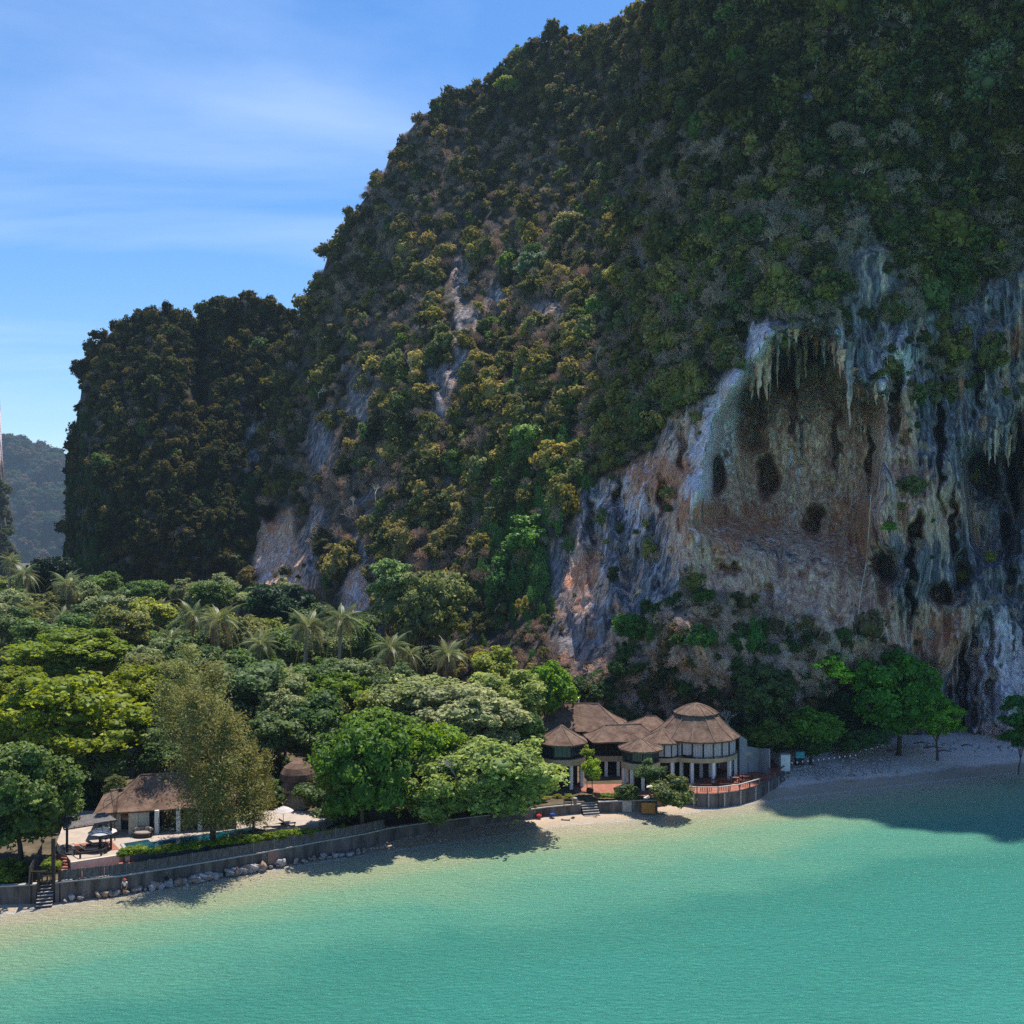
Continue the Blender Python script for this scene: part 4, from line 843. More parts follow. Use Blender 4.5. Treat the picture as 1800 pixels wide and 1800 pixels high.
def where(px, py):
    if px < 540 and py > 480 and px < 540 - max(0, py - 700) * .25:
        return 'along the top of the left headland' if py < 640 else 'down the outer edge of the left headland' if px < 200 else 'low on the left headland above the grove' if py > 860 else 'in the middle of the left headland'
    if py < 260: return 'by the skyline left of the mountain crest' if px < 1000 else 'high under the crest above the middle' if px < 1300 else 'high above the cave near the top edge' if px < 1560 else 'in the dark top right corner'
    if px > 1560 and py < 560: return 'above the streaked right hand cliff'
    if 1180 < px < 1560 and py < 560: return ('well above' if py < 430 else 'just above') + (' the left half of the cave brow' if px < 1370 else ' the right half of the cave brow')
    if px < 760 and py < 700: return 'on the upper left shoulder of the mountain'
    if px < 760: return 'on the lower left slope of the mountain'
    if py > 1040 and px > 980: return 'on the slope below the cave'
    if px > 1560: return 'on the right hand cliff'
    if px > 1180 and py > 560: return 'beside the great cave'
    if py < 520: return 'on the upper middle slope'
    return 'on the middle slope left of the cave'
def colour(t):
    r, g_, b = t
    if r > g_ * 1.02: return 'brownish'
    if g_ > .11: return 'yellow-green' if r > .7 * g_ else 'fresh green'
    if g_ > .06: return 'olive green' if r > .7 * g_ else 'mid green'
    return 'dark green'
# main mountain + headland, all plants gathered first
VEG = (1 - .96 * (1 - SOIL)) * 1.0
VEG = np.where(SOIL0 < .5, .035, 1 - .88 * BARE); VEG = VEG * (1 - .90 * LEDGE * (PY < 1120)); VEG[(PY > 1285)] = 0
VEG = np.maximum(VEG, .9 * np.maximum.reduce([ell(PX, PY, *e_, 3) for e_ in ((1605, 855, 26, 22), (1655, 630, 55, 80), (1440, 640, 16, 16), (1150, 560, 120, 60), (1590, 690, 46, 60), (1230, 650, 40, 60), (1740, 620, 20, 40), (1480, 560, 90, 26), (1620, 480, 60, 60), (1560, 925, 12, 8), (1150, 965, 14, 16), (1290, 640, 14, 14))]) * (rg.random(PX.shape) < 2))
VEG *= (1 - .97 * CAVE); VEG *= (1 - .15 * SLP)
TOPB = sstep(.93, 1.0, TT) * 1.3; VEG = VEG * (1 + TOPB)
pos, nrm, px_, py_, g = sample_sheet(Pm, PX, PY, VEG * (PX < 1980), 13500, 11)
posh, nrmh, pxh, pyh, g2 = sample_sheet(Ph, PXh, PYh, (1 - .9 * bh[:PXh.shape[0]]) * (PXh < 620) * (1 + 1.2 * sstep(160, 112, PXh) + sstep(.92, 1, TTh)), 3900, 12)
pos = np.concatenate([pos, posh]); nrm = np.concatenate([nrm, nrmh]); px_ = np.concatenate([px_, pxh]); py_ = np.concatenate([py_, pyh]); isH = np.arange(len(pos)) >= 13500
n = len(pos); u = g.random(n); X_, Y_, Z_ = pos.T
f1 = fbm(X_ * .085, Y_ * .03, Z_ * .075, 81, 4); f2 = fbm(X_ * .08, Y_ * .03, Z_ * .08, 82, 3)
dryp = .36 + .36 * sstep(.50, .62, f1) * (py_ > 230) + .0; dryp = np.where((py_ > 1030) & (px_ > 980), .72, dryp)
dryp += .5 * ell(px_, py_, 640, 870, 90, 60, 3) + .15 * ell(px_, py_, 1520, 380, 90, 60) + .4 * ell(px_, py_, 930, 400, 70, 50) + .5 * ell(px_, py_, 960, 590, 50, 60); dryp = np.where(isH, .06, dryp); dryp = np.where(py_ < 230, np.where(px_ > 1350, .22, .08), dryp)
vinp = np.clip(.9 * ell(px_, py_, 925, 980, 100, 130, 4) + .5 * ell(px_, py_, 960, 800, 90, 60) + .8 * ell(px_, py_, 1110, 1100, 40, 60) + .8 * ell(px_, py_, 1325, 1120, 22, 50) + .5 * ell(px_, py_, 860, 1120, 80, 70), 0, .9)
vinp = np.where(isH, .75 * sstep(230, 150, px_) * sstep(650, 760, py_) + .6 * ell(px_, py_, 440, 880, 40, 110, 3) * 1.0, vinp)
kind = np.where(u < vinp, 2, np.where(u < vinp + dryp * (1 - vinp), 1, 0))
rad = np.where(kind == 0, (1.0 + 2.9 * g.random(n) ** 1.7) * np.where(g.random(n) < .08, 1.5, 1), np.where(kind == 1, g.uniform(1.5, 3.3, n), g.uniform(2.0, 4.2, n)))
inrock = (sdpoly(px_, py_, rock_poly) < 0) & ~isH
rad = rad * np.where(inrock | (py_ > 1040) & ~isH, .62, 1.0) * np.interp(Y_, [160, 260], [.72, .92]) * np.where(isH, .82, 1) * np.where((py_ < 420) & (px_ < 1250), .85, 1)
pal = [(.068, .070, .020), (.105, .098, .024), (.046, .052, .018), (.120, .108, .036), (.062, .078, .028), (.032, .038, .016), (.14, .128, .038)]
pv = np.array(pal) * np.array([1.05, 1.0, 1.05]); k = np.clip((f2 * 9 - 1.2 + g.normal(0, 1.5, n)).astype(int) % 7, 0, 6); tint = pv[k] * g.uniform(.8, 1.25, (n, 1))
br = sstep(250, 520, py_) * sstep(420, 800, px_) * (~isH); tint = tint * (1.25 + .9 * br[:, None])
gl = g.random(n) < np.where(px_ > 1350, .015, .05); tint[gl] = np.array([.12, .19, .05]) * g.uniform(.7, 1.2, (gl.sum(), 1))
tint = np.where(isH[:, None], tint * .75, tint)  # headland foliage darkened in its colour to stand in for weaker sunlight
dr = g.choice(3, n); dv = np.array([(.33, .235, .18), (.38, .26, .185), (.28, .225, .20)])[dr] * g.uniform(.7, 1.15, (n, 1)); tint = np.where((kind == 1)[:, None], dv, tint)
vv = np.array([.085, .17, .045]) * g.uniform(.6, 1.5, (n, 1)); vv = np.where(isH[:, None], vv * .5, vv); tint = np.where((kind == 2)[:, None], vv, tint)
low = (py_ > 1060) & (px_ > 980) & (kind == 0); tint[low] = np.where(g.random((low.sum(), 1)) < .5, np.array([.07, .125, .04]), np.array([.19, .14, .07])); lowd = (py_ > 1060) & (px_ > 980) & (kind == 1); tint[lowd] *= 1.7  # plants below the cave: colours brightened to make up for the cliff's shade
rot = np.stack([g.uniform(-.5, .5, n), g.uniform(-.5, .5, n), g.uniform(0, 6.28, n)], 1)
yaw = np.arctan2(nrm[:, 0], -nrm[:, 1]); rot[kind == 2] = np.stack([np.zeros(n), np.zeros(n), yaw], 1)[kind == 2] * np.array([1, 1, 1])
scl = np.stack([rad * g.uniform(.75, 1.25, n), rad, rad * g.uniform(.65, 1.25, n)], 1); scl[kind == 2] = np.stack([rad, rad * .9, rad * g.uniform(.8, 1.2, n)], 1)[kind == 2]
pp = pos + nrm * (rad * .55)[:, None] * np.where(kind == 2, .1, 1)[:, None]; pp[:, 2] += rad * np.where(kind == 0, .5, .1)
def sel(kd, npick, extra=None):
    m = kind == kd
    return {'pos': pp[m], 'sc': scl[m], 'rot': rot[m], 'tint': tint[m], 'px': px_[m], 'py': py_[m], 'pick': g.integers(0, npick, m.sum())}
plant_out('hillside_tree', 'tree', CS + CT + CW, sel(0, 11), lambda a, b, c, z: '%s %s tree growing %s' % ('broad' if z > 3.4 else 'middling' if z > 2.5 else 'small', colour(c), where(a, b)), 300, 'hillside_woods', 'dense olive and dark green woods covering the mountain and headland')
plant_out('dry_bush', 'bush', DRY, sel(1, 3), lambda a, b, c, z: '%s leafless %s dry bush clinging %s' % ('wide' if z > 2.6 else 'small', 'grey' if c[2] > .8 * c[1] and c[0] < .2 else 'brown', where(a, b)), 150, 'dry_scrub', 'leafless brown and grey scrub scattered over the rock slopes')
plant_out('vine_curtain', 'vine', VIN, sel(2, 3), lambda a, b, c, z: '%s creeper hanging down the rock %s' % (colour(c), where(a, b)), 110, 'cliff_creepers', 'green creepers hanging in curtains over the cliff foot and headland')
# ---- crowns one can pick out on the rock
def rock_at(px, py):
    j = int(np.argmin(abs(pc - px))); i = int(np.argmin(abs(PY[:, j] - py))); return float(Pm[i, j][1])
for px, py, r, ry, ti, ms, lb in (
    (1104, 486, 48, 34, (.26, .25, .07), CM, 'big rounded yellow-green tree crown in the upper middle of the slope'),
    (1150, 540, 36, 26, (.20, .20, .06), CM, 'yellowish crown just right and below the big rounded one on the slope'),
    (935, 465, 34, 26, (.10, .16, .09), CM, 'blue-green tree crown on the upper middle slope left of the yellow-green one'),
    (1012, 392, 40, 24, (.20, .19, .08), CM, 'pale olive crown below the upper middle ledge'),
    (745, 690, 30, 20, (.26, .22, .07), CM, 'orange-yellow crown low on the left middle slope'),
    (880, 700, 22, 18, (.22, .30, .13), CU, 'small light mint green tree on the middle slope'),
    (1190, 700, 42, 30, (.14, .16, .05), CM, 'dark olive tree at the cliff edge left of the cave rim'),
    (1098, 780, 46, 38, (.19, .17, .05), CM, 'golden olive trees hanging over the cliff left of the cave'),
    (935, 770, 44, 36, (.12, .20, .05), CM, 'bright green creeper-clad tree on the lower middle slope'),
    (940, 945, 60, 46, (.09, .19, .04), CM, 'large fresh green bushy tree clinging left of the streaked cliff'),
    (895, 1020, 46, 50, (.06, .13, .04), CM, 'dark green ivy-hung tree below the fresh green one'),
    (870, 905, 26, 22, (.24, .26, .12), CU, 'pale feathery tree above the fresh green bushy one'),
    (1300, 640, 14, 13, (.16, .18, .06), CM, 'small bush growing on the pale rim of the cave'),
    (1605, 852, 24, 20, (.17, .17, .06), CM, 'small tree perched on the cliff right of the cave'),
    (1562, 926, 22, 9, (.14, .30, .04), CU, 'little bright green tree sticking out right of the rope'),
    (1735, 620, 18, 34, (.15, .15, .05), CM, 'narrow bush rooted high on the right hand blue streaked rock'),
    (1700, 420, 60, 44, (.12, .13, .045), CM, 'large dark olive tree on the right above the streaked cliff'),
    (1696, 348, 26, 26, (.26, .25, .06), CU, 'thin yellow-leaved tree high on the right slope'),
    (1660, 480, 50, 50, (.08, .10, .03), CM, 'deep green tree mass right above the cave brow'),
    (1740, 130, 56, 60, (.14, .16, .08), CM, 'grey-green tree crown near the top right corner'),
    (570, 440, 18, 16, (.10, .10, .04), CM, 'bushy crown breaking the skyline on the left shoulder'),
    (895, 150, 26, 18, (.18, .23, .04), CM, 'bright lime crown near the skyline of the mountain'),
    (1325, 1120, 18, 44, (.08, .18, .04), CM, 'column of green creeper below the cave'),
    (1108, 1100, 34, 30, (.08, .17, .04), CM, 'green creeper mound at the foot of the streaked cliff'),
    (1232, 1120, 30, 26, (.07, .16, .04), CM, 'green bush mound above the round pavilion')):
    D = rock_at(px, py) - 2.5; c = W(px, py, D); tree('cliff_tree', lb, px, py, r, D, ti, ms, ry, zg=c.z - ry * D / FP * 1.15)
# far hill woods
def far_woods(PXf, PYf, P, rk, n, seed, nm, lb, r0, tints, D_far=False):
    ok = (PXf > (-400 if D_far else -200)) & (PXf < 150); pos, nr, a, b, g = sample_sheet(P, PXf, PYf, ok * (1 - .9 * rk[:PXf.shape[0]]) * ((PYf > (850 if D_far else 0)) | (PXf < -90)), n, seed)
    rad = g.uniform(.7, 1.3, n) * r0; tint = np.array(tints)[g.integers(0, len(tints), n)] * g.uniform(.8, 1.2, (n, 1))
    pos[:, 2] += rad * .3
    scatter(nm, [next(o for o in C.objects if o.name.startswith('hillside_tree') and o.data == CS[k]) for k in range(3)], {'pos': pos, 'sc': np.stack([rad, rad, rad * .8], 1), 'rot': np.stack([rad * 0, rad * 0, g.uniform(0, 6, n)], 1), 'tint': tint, 'pick': g.integers(0, 3, n)}, lb, 'tree')
def base_py(PXf, P): return HY - (P[..., 2] - CAMH) * FP / P[..., 1]
far_woods(FH[0], base_py(FH[0], FH[2]), FH[2], FH[3], 1500, 5, 'far_hill_woods', 'hazy woods covering the distant hill', 20, [(.06, .09, .03), (.09, .09, .04), (.04, .07, .03), (.11, .08, .05)])
far_woods(FC[0], base_py(FC[0], FC[2]), FC[2], FC[3] * 0 + (FC[3] > .3), 900, 6, 'far_crag_woods', 'shrubs round the foot of the pale crag', 5, [(.06, .09, .03), (.09, .09, .04)], True)

# the wood that fills the flat behind the gardens
gq = np.random.default_rng(77); nq = 1500; Dq = gq.uniform(185, 560, nq); Xq = gq.uniform(-.95, -.02, nq) * Dq * .9 - 5; pq_ = CX + Xq / Dq * FP
okq = ((pq_ < 105) | (Dq < 262)) & (Xq > -400); Dq, Xq = Dq[okq], Xq[okq]; rq = gq.uniform(3.2, 6.0, len(Dq)) * np.interp(Dq, [185, 300], [.75, 1.2])
zq = 2.2 + rq * .9 + .012 * np.maximum(Dq - 150, 0); tq_ = np.array([(.10, .12, .04), (.13, .15, .05), (.08, .12, .035), (.15, .17, .08)])[gq.integers(0, 4, len(Dq))]
fo_ = [next(o for o in C.objects if o.name.startswith('hillside_tree') and o.data == CS[k]) for k in range(4)]
scatter('grove_canopy', fo_, {'pos': np.stack([Xq, Dq, zq], 1), 'sc': np.stack([rq, rq, rq * .9], 1), 'rot': np.stack([rq * 0, rq * 0, gq.uniform(0, 6, len(rq))], 1), 'tint': tq_, 'pick': gq.integers(0, 4, len(rq))}, 'low wood filling the flat land behind the grove and palms', 'tree')
# ================================================================ BUILDINGS
def thing(name, label, cat, loc, group=None): return tag(empty(name, loc), label, cat, group)
def thatch_roof(c, r_out, z_e, r_in, z_t, n, ph=0, sag=.12, name='roof', parent=None, sx=1, sy=1, th=.28, over=None, seed=0):
    """faceted thatch: n facets from the eave ring up to the inner ring (or a point), slightly hollow, with a thick eave"""
    g = random.Random(seed); b = MB(); m = 7; K = n * 6; rows = []
    for i in range(m + 1):
        t = i / m; r = r_out + (r_in - r_out) * t; z = z_e + (z_t - z_e) * (t - sag * math.sin(t * pi))
        row = []
        for k in range(K):
            a = 2 * pi * k / K + ph; seg = 2 * pi / n; fa = ((a - ph) % seg) - seg / 2; rr = r * cos(seg / 2) / cos(fa)
            row.append((c[0] + rr * sx * cos(a), c[1] + rr * sy * sin(a), z + g.uniform(-.035, .035) - (.05 * g.random() if i == 0 else 0)))
        rows.append(row)
    under = [(c[0] + (x - c[0]) * .97, c[1] + (y - c[1]) * .97, z_e - th) for x, y, z in rows[0]]
    inner = [(c[0] + (x - c[0]) * .86, c[1] + (y - c[1]) * .86, z_e - th + .30) for x, y, z in rows[0]]
    allr = [inner, under] + rows; V = [p for r_ in allr for p in r_]
    F = [(i * K + k, i * K + (k + 1) % K, (i + 1) * K + (k + 1) % K, (i + 1) * K + k) for i in range(len(allr) - 1) for k in range(K)]
    F.append(tuple((len(allr) - 1) * K + k for k in range(K))); b.add(V, F)
    o = b.build(name, m_thatch, parent)
    for k in range(n):                                   # pale ridge rolls down the hips
        a = 2 * pi * k / n + ph; pts = []
        for i in range(m + 1):
            t = i / m; r = r_out + (r_in - r_out) * t; z = z_e + (z_t - z_e) * (t - sag * math.sin(t * pi)); pts.append((c[0] + r * sx * cos(a), c[1] + r * sy * sin(a), z + .02))
        MB().tube(pts, .075, 5).build('hip_ridge', m_ridge, parent)
    return o
def hip_roof(A, B, wd, z_e, z_r, hipl, parent, sag=.08, th=.25, seed=0):
    """hipped thatch roof: eave rectangle from A to B (ends), half-width wd; the ridge is inset by hipl at each end"""
    A, B = Vector(A), Vector(B); d = (B - A).normalized(); nrm_ = Vector((-d.y, d.x)); L = (B - A).length; g = random.Random(seed); b = MB(); m = 6; rows = []; nx = 14; ny = 8
    for i in range(m + 1):
        t = i / m; z = z_e + (z_r - z_e) * (t - sag * math.sin(t * pi)); x0 = hipl[0] * t; x1 = L - hipl[1] * t; y = wd * (1 - t) + .02
        ring = [(x0 + (x1 - x0) * k / nx, -y) for k in range(nx)] + [(x1, -y + 2 * y * k / ny) for k in range(ny)] + [(x1 + (x0 - x1) * k / nx, y) for k in range(nx)] + [(x0, y - 2 * y * k / ny) for k in range(ny)]
        rows.append([(A.x + d.x * u + nrm_.x * v, A.y + d.y * u + nrm_.y * v, z + g.uniform(-.03, .03)) for u, v in ring])
    K = len(rows[0]); cx_ = (A.x + B.x) / 2; cy_ = (A.y + B.y) / 2
    rows = [[(cx_ + (x - cx_) * .95, cy_ + (y - cy_) * .95, z_e - th) for x, y, z in rows[0]]] + rows; V = [p for r_ in rows for p in r_]
    F = [(i * K + k, i * K + (k + 1) % K, (i + 1) * K + (k + 1) % K, (i + 1) * K + k) for i in range(len(rows) - 1) for k in range(K)]
    F += [tuple((len(rows) - 1) * K + k for k in range(K)), tuple(range(K - 1, -1, -1))]; b.add(V, F); o = b.build('roof', m_thatch, parent)
    P = lambda u, v, z: (A.x + d.x * u + nrm_.x * v, A.y + d.y * u + nrm_.y * v, z)
    MB().tube([P(hipl[0], 0, z_r + .04), P(L - hipl[1], 0, z_r + .04)], .10, 5).build('ridge_roll', m_ridge, parent)
    for (e0, hx, s) in ((0, hipl[0], -1), (0, hipl[0], 1), (L, L - hipl[1], -1), (L, L - hipl[1], 1)):
        pts = [P(e0 + (hx - e0) * t, s * wd * (1 - t), z_e + (z_r - z_e) * (t - sag * math.sin(t * pi)) + .03) for t in (0, .25, .5, .75, 1)]
        MB().tube(pts, .07, 5).build('hip_ridge', m_ridge, parent)
    return o
def ring_seg(c, r, a0, a1, z0, z1, th, name, mt, parent, n=4, sx=1, sy=1):
    P = [(c[0] + r * sx * cos(a0 + (a1 - a0) * i / n), c[1] + r * sy * sin(a0 + (a1 - a0) * i / n)) for i in range(n + 1)] + [(c[0] + (r - th) * sx * cos(a1 + (a0 - a1) * i / n), c[1] + (r - th) * sy * sin(a1 + (a0 - a1) * i / n)) for i in range(n + 1)]
    return MB().prism(P, z0, z1).build(name, mt, parent)

ZG = 1.9                                               # terrace level of the restaurant
# ---- the round main pavilion
mc = W(1223, 1300, 149.5); mcx, mcy = mc.x, mc.y; RM = 6.05
mp_ = thing('round_pavilion', 'large two storey round pavilion with a capped thatch roof and closed pale curtains', 'pavilion', (mcx, mcy, ZG))
thatch_roof((mcx, mcy), RM + .35, 7.75, 3.0, 10.75, 12, R(15), .07, parent=mp_, seed=1)
thatch_roof((mcx, mcy), 3.25, 10.95, .12, 12.25, 12, R(15), -.14, name='cap_roof', parent=mp_, seed=2, th=.2)
MB().lathe((mcx, mcy, 0), [(2.7, 10.3), (2.7, 10.9)], 24).build('roof_collar', m_darkwood, mp_)
NC = 12
for k in range(NC):
    a = 2 * pi * k / NC + R(15); x, y = mcx + (RM - .35) * cos(a), mcy + (RM - .35) * sin(a)
    MB().box((x, y, (ZG + 5.1) / 2), (.42, .42, 5.1 - ZG), a).build('column', m_white, mp_)
    MB().box((x, y, 6.5), (.14, .14, 2.3), a).build('post', m_darkwood, mp_)
    a1 = a + 2 * pi / NC
    ring_seg((mcx, mcy), RM - .1, a, a1 - .002, 4.75, 5.35, .35, 'floor_band', m_beige, mp_)
    MB().tube([(mcx + RM * cos(a + (a1 - a) * i / 4), mcy + RM * sin(a + (a1 - a) * i / 4), 5.62) for i in range(5)], .05, 5).build('handrail', m_darkwood, mp_)
    P_ = []                                             # a curtain between two posts, gathered in folds, two halves
    for half in (0, 1):
        s0 = a + .025 + half * (a1 - a) * .5; s1 = s0 + (a1 - a) * .5 - .04; m = 16; V = []; zb = 5.42 + (.35 if rnd.random() < .15 else 0)
        for i in range(m + 1):
            aa = s0 + (s1 - s0) * i / m; rr = RM - .42 + .05 * math.sin(i * 2.4 + k)
            V += [(mcx + rr * cos(aa), mcy + rr * sin(aa), zb + .06 * math.sin(i * .5 + k)), (mcx + rr * cos(aa), mcy + rr * sin(aa), 7.55)]
            V += [(mcx + (rr - .03) * cos(aa), mcy + (rr - .03) * sin(aa), zb), (mcx + (rr - .03) * cos(aa), mcy + (rr - .03) * sin(aa), 7.55)]
        F = []
        for i in range(m):
            q = i * 4; F += [(q, q + 4, q + 5, q + 1), (q + 2, q + 3, q + 7, q + 6), (q, q + 2, q + 6, q + 4), (q + 1, q + 5, q + 7, q + 3)]
        F += [(0, 1, 3, 2), (m * 4, m * 4 + 2, m * 4 + 3, m * 4 + 1)]
        MB().add(V, F).build('curtain', m_curtain, mp_)
MB().lathe((mcx, mcy, 0), [(RM - .5, 4.8), (RM - .5, 5.1)], 36).build('floor', m_darkwood, mp_)
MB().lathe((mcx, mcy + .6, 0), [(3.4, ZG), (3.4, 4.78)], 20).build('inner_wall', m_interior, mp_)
for a in (-2.3, -1.9, -1.5, -1.1, -.8): MB().box((mcx + 3.5 * cos(a), mcy + .6 + 3.5 * sin(a), 3.1), (.5, .12, 2.1), a + pi / 2).build('inner_pillar', m_curtain, mp_)

def window_ring(c, r, n, ph, z0, z1, parent, a_lo=pi, a_hi=2 * pi):
    for k in range(n):
        a = 2 * pi * k / n + ph; a1 = a + 2 * pi / n; p = Vector((c[0] + r * cos(a), c[1] + r * sin(a), 0)); q = Vector((c[0] + r * cos(a1), c[1] + r * sin(a1), 0))
        mid = (p + q) / 2; L = (q - p).length; rz = math.atan2((q - p).y, (q - p).x)
        MB().box((p.x, p.y, (z0 + z1) / 2), (.16, .16, z1 - z0), a).build('post', m_darkwood, parent)
        MB().box((mid.x, mid.y, (z0 + z1) / 2 + .15), (L - .2, .05, z1 - z0 - .35), rz).build('window_pane', m_glass, parent)
        MB().box((mid.x, mid.y, z0 + .1), (L - .2, .12, .2), rz).build('sill', m_darkwood, parent)
        for f in (-.25, 0, .25): MB().box((mid.x + f * L * cos(rz), mid.y + f * L * sin(rz), (z0 + z1) / 2 + .15), (.05, .12, z1 - z0 - .36), rz).build('glazing_bar', m_darkwood, parent)
def small_pavilion(label, px, py_apex, D, r, z_e, z_a, z_f, n, ph, seed):
    c = W(px, py_apex, D); e = thing('thatched_pavilion', label, 'pavilion', (c.x, c.y, ZG)); cc = (c.x, c.y)
    thatch_roof(cc, r, z_e, .08, z_a, n, ph, .05, parent=e, seed=seed)
    window_ring(cc, r - .75, n, ph, z_f, z_e, e)
    for k in range(n):
        a = 2 * pi * k / n + ph; ring_seg(cc, r - .5, a, a + 2 * pi / n - .003, z_f - .85, z_f, .4, 'floor_band', m_beige, e)
        MB().box((c.x + (r - .78) * cos(a), c.y + (r - .78) * sin(a), (ZG + z_f - .85) / 2), (.42, .42, z_f - .85 - ZG), a).build('column', m_white, e)
    MB().lathe((c.x, c.y, 0), [(r - .9, z_f - .5), (r - .9, z_f - .05)], n * 3).build('floor', m_darkwood, e)
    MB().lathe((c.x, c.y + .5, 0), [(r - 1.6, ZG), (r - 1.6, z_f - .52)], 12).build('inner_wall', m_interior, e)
    return e
small_pavilion('left end pavilion with a pointed thatch roof half hidden by the shore tree', 987, 1276, 143, 3.85, 8.05, 10.2, 6.0, 8, R(22.5), 3)
small_pavilion('small front pavilion with a shallow thatch cone and dark curved windows', 1126, 1297, 142, 3.2, 7.3, 8.65, 5.5, 10, R(18), 4)

# ---- connecting wings
wA = W(1038, 1300, 152); wB = W(1150, 1300, 152)
wing = thing('link_wing', 'middle wing with a low hipped thatch roof over an open dark veranda', 'building', (wA.x + 4.5, 152, ZG))
hip_roof((wA.x - .6, 149.6), (wB.x + .3, 151.2), 3.1, 7.05, 8.95, (2.6, 2.4), wing, seed=5)
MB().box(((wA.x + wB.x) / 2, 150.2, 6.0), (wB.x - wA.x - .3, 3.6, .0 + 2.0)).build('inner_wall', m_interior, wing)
for k in range(5):
    x = wA.x + .2 + k * 1.75; MB().box((x, 147.9 + .1 * k, (ZG + 4.1) / 2), (.42, .42, 4.1 - ZG)).build('column', m_white, wing)
    MB().box((x, 147.9 + .1 * k, 5.9), (.13, .13, 2.3)).build('post', m_darkwood, wing)
    if k < 4:
        MB().box((x + .9, 147.7 + .1 * k, 4.5), (1.72, .25, .75)).build('floor_band', m_beige, wing)
        MB().box((x + .9, 147.75 + .1 * k, 5.65), (1.6, .06, .08)).build('handrail', m_darkwood, wing)
        for f in range(6): MB().box((x + .2 + f * .27, 147.75 + .1 * k, 5.25), (.05, .05, .75)).build('baluster', m_rattan, wing)
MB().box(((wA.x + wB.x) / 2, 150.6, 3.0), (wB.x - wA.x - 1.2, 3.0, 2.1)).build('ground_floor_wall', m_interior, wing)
wall2 = W(1172, 1290, 147.3)
cone2 = thing('thatched_pavilion', 'small thatch cone wedged between the front pavilion and the round pavilion', 'pavilion', (wall2.x, 147.3, ZG))
thatch_roof((wall2.x - .6, 147.0), 3.3, 7.45, .08, 9.0, 10, R(0), .05, parent=cone2, seed=6)
for k in range(7):
    a = R(200 + k * 22); x, y = wall2.x - .6 + 2.75 * cos(a), 147.0 + 2.75 * sin(a)
    MB().box((x, y, 6.4), (.12, .12, 2.1), a).build('post', m_darkwood, cone2)
    ring_seg((wall2.x - .6, 147.0), 2.7, a + .03, a + R(22) - .03, 5.5, 7.25, .06, 'curtain', m_curtain, cone2)
    ring_seg((wall2.x - .6, 147.0), 2.95, a, a + R(22) - .004, 4.7, 5.3, .3, 'floor_band', m_beige, cone2)
    if k % 2 == 0: MB().box((x, y, (ZG + 4.7) / 2), (.38, .38, 4.7 - ZG), a).build('column', m_white, cone2)
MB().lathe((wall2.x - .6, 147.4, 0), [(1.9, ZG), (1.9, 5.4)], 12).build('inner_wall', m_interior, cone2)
rA = W(1128, 1262, 158); rB = W(1160, 1262, 158)
rear = thing('rear_wing', 'small hipped thatch roof peeping out behind the middle wing', 'building', (rA.x, 158, ZG))
hip_roof((rA.x - 2, 157), (rB.x + 1.5, 158), 3.4, 7.4, 8.9, (2.6, 2.2), rear, seed=7)
MB().box((rA.x + 1.5, 157.5, 4.6), (5.2, 4.6, 5.3)).build('wall', m_interior, rear)
hA = W(960, 1243, 163); hB = W(1103, 1243, 161)
hall = thing('service_hall', 'big hipped thatch hall behind the left pavilion with pipes on its ridge', 'building', (hA.x + 5, 163, ZG))
hip_roof((hA.x - 1.5, 161.5), (hB.x, 160.5), 5.2, 6.9, 10.35, (2.6, 4.6), hall, seed=8)
MB().box(((hA.x + hB.x) / 2, 161, 4.4), (hB.x - hA.x - 2, 8, 4.9)).build('wall', m_interior, hall)
for px in (988, 1017):
    p = W(px, 1240, 162.5); MB().tube([(p.x, p.y, 9.6), (p.x, p.y, 11.0), (p.x + .0, p.y - .05, 11.1)], .16, 8).build('vent_pipe', m_metal, hall)
p = W(1006, 1240, 162.5); b = MB(); b.box((p.x, p.y, 10.55), (1.35, .9, .75)); b.build('vent_box', m_thatch, hall)
for k in range(4): MB().box((p.x, p.y - .47, 10.28 + k * .18), (1.25, .04, .08)).build('louvre', m_greywood, hall)

# ---- terrace with its curved retaining wall and rail, right of the steps
TP = [G(x, y, 1.9)[:2] for x, y in ((1195, 1391), (1225, 1394), (1262, 1394), (1300, 1389), (1335, 1379), (1362, 1366), (1378, 1356))]
terr = thing('restaurant_terrace', 'red tiled terrace curving round the round pavilion above a pale retaining wall', 'terrace', (TP[3][0], TP[3][1] + 4, 0))
poly = [tuple(p) for p in TP] + [(TP[-1][0], TP[-1][1] + 8), (TP[0][0] + 3, TP[0][1] + 22), (5, TP[0][1] + 20), (6, 139.2), (18.6, 134.4)]
MB().prism([(TP[0][0] - .5, TP[0][1] + .3)] + poly[1:7] + [(TP[-1][0] + .5, TP[-1][1] + 12), (TP[0][0], TP[0][1] + 24), (9, 158), (8.5, 139.5), (17.6, 136.2)], .2, 1.9 + .02).build('tiled_floor', m_terra, terr)
for i in range(len(TP) - 1):
    p, q = Vector((*TP[i], 0)), Vector((*TP[i + 1], 0)); d = q - p; L = d.length; rz = math.atan2(d.y, d.x); mm = (p + q) / 2
    MB().box((mm.x + .12 * math.sin(rz), mm.y - .12 * cos(rz), .85), (L + .02, .3, 2.06), rz).build('retaining_wall', m_conc, terr)
    for f in (0, .5): MB().box((p.x + d.x * f, p.y + d.y * f - .1, 2.25), (.12, .12, .85), rz).build('rail_post', m_greywood, terr)
    MB().box((mm.x, mm.y - .1, 2.72), (L + .1, .26, .09), rz).build('handrail', m_coping if i < 4 else m_redwood, terr)
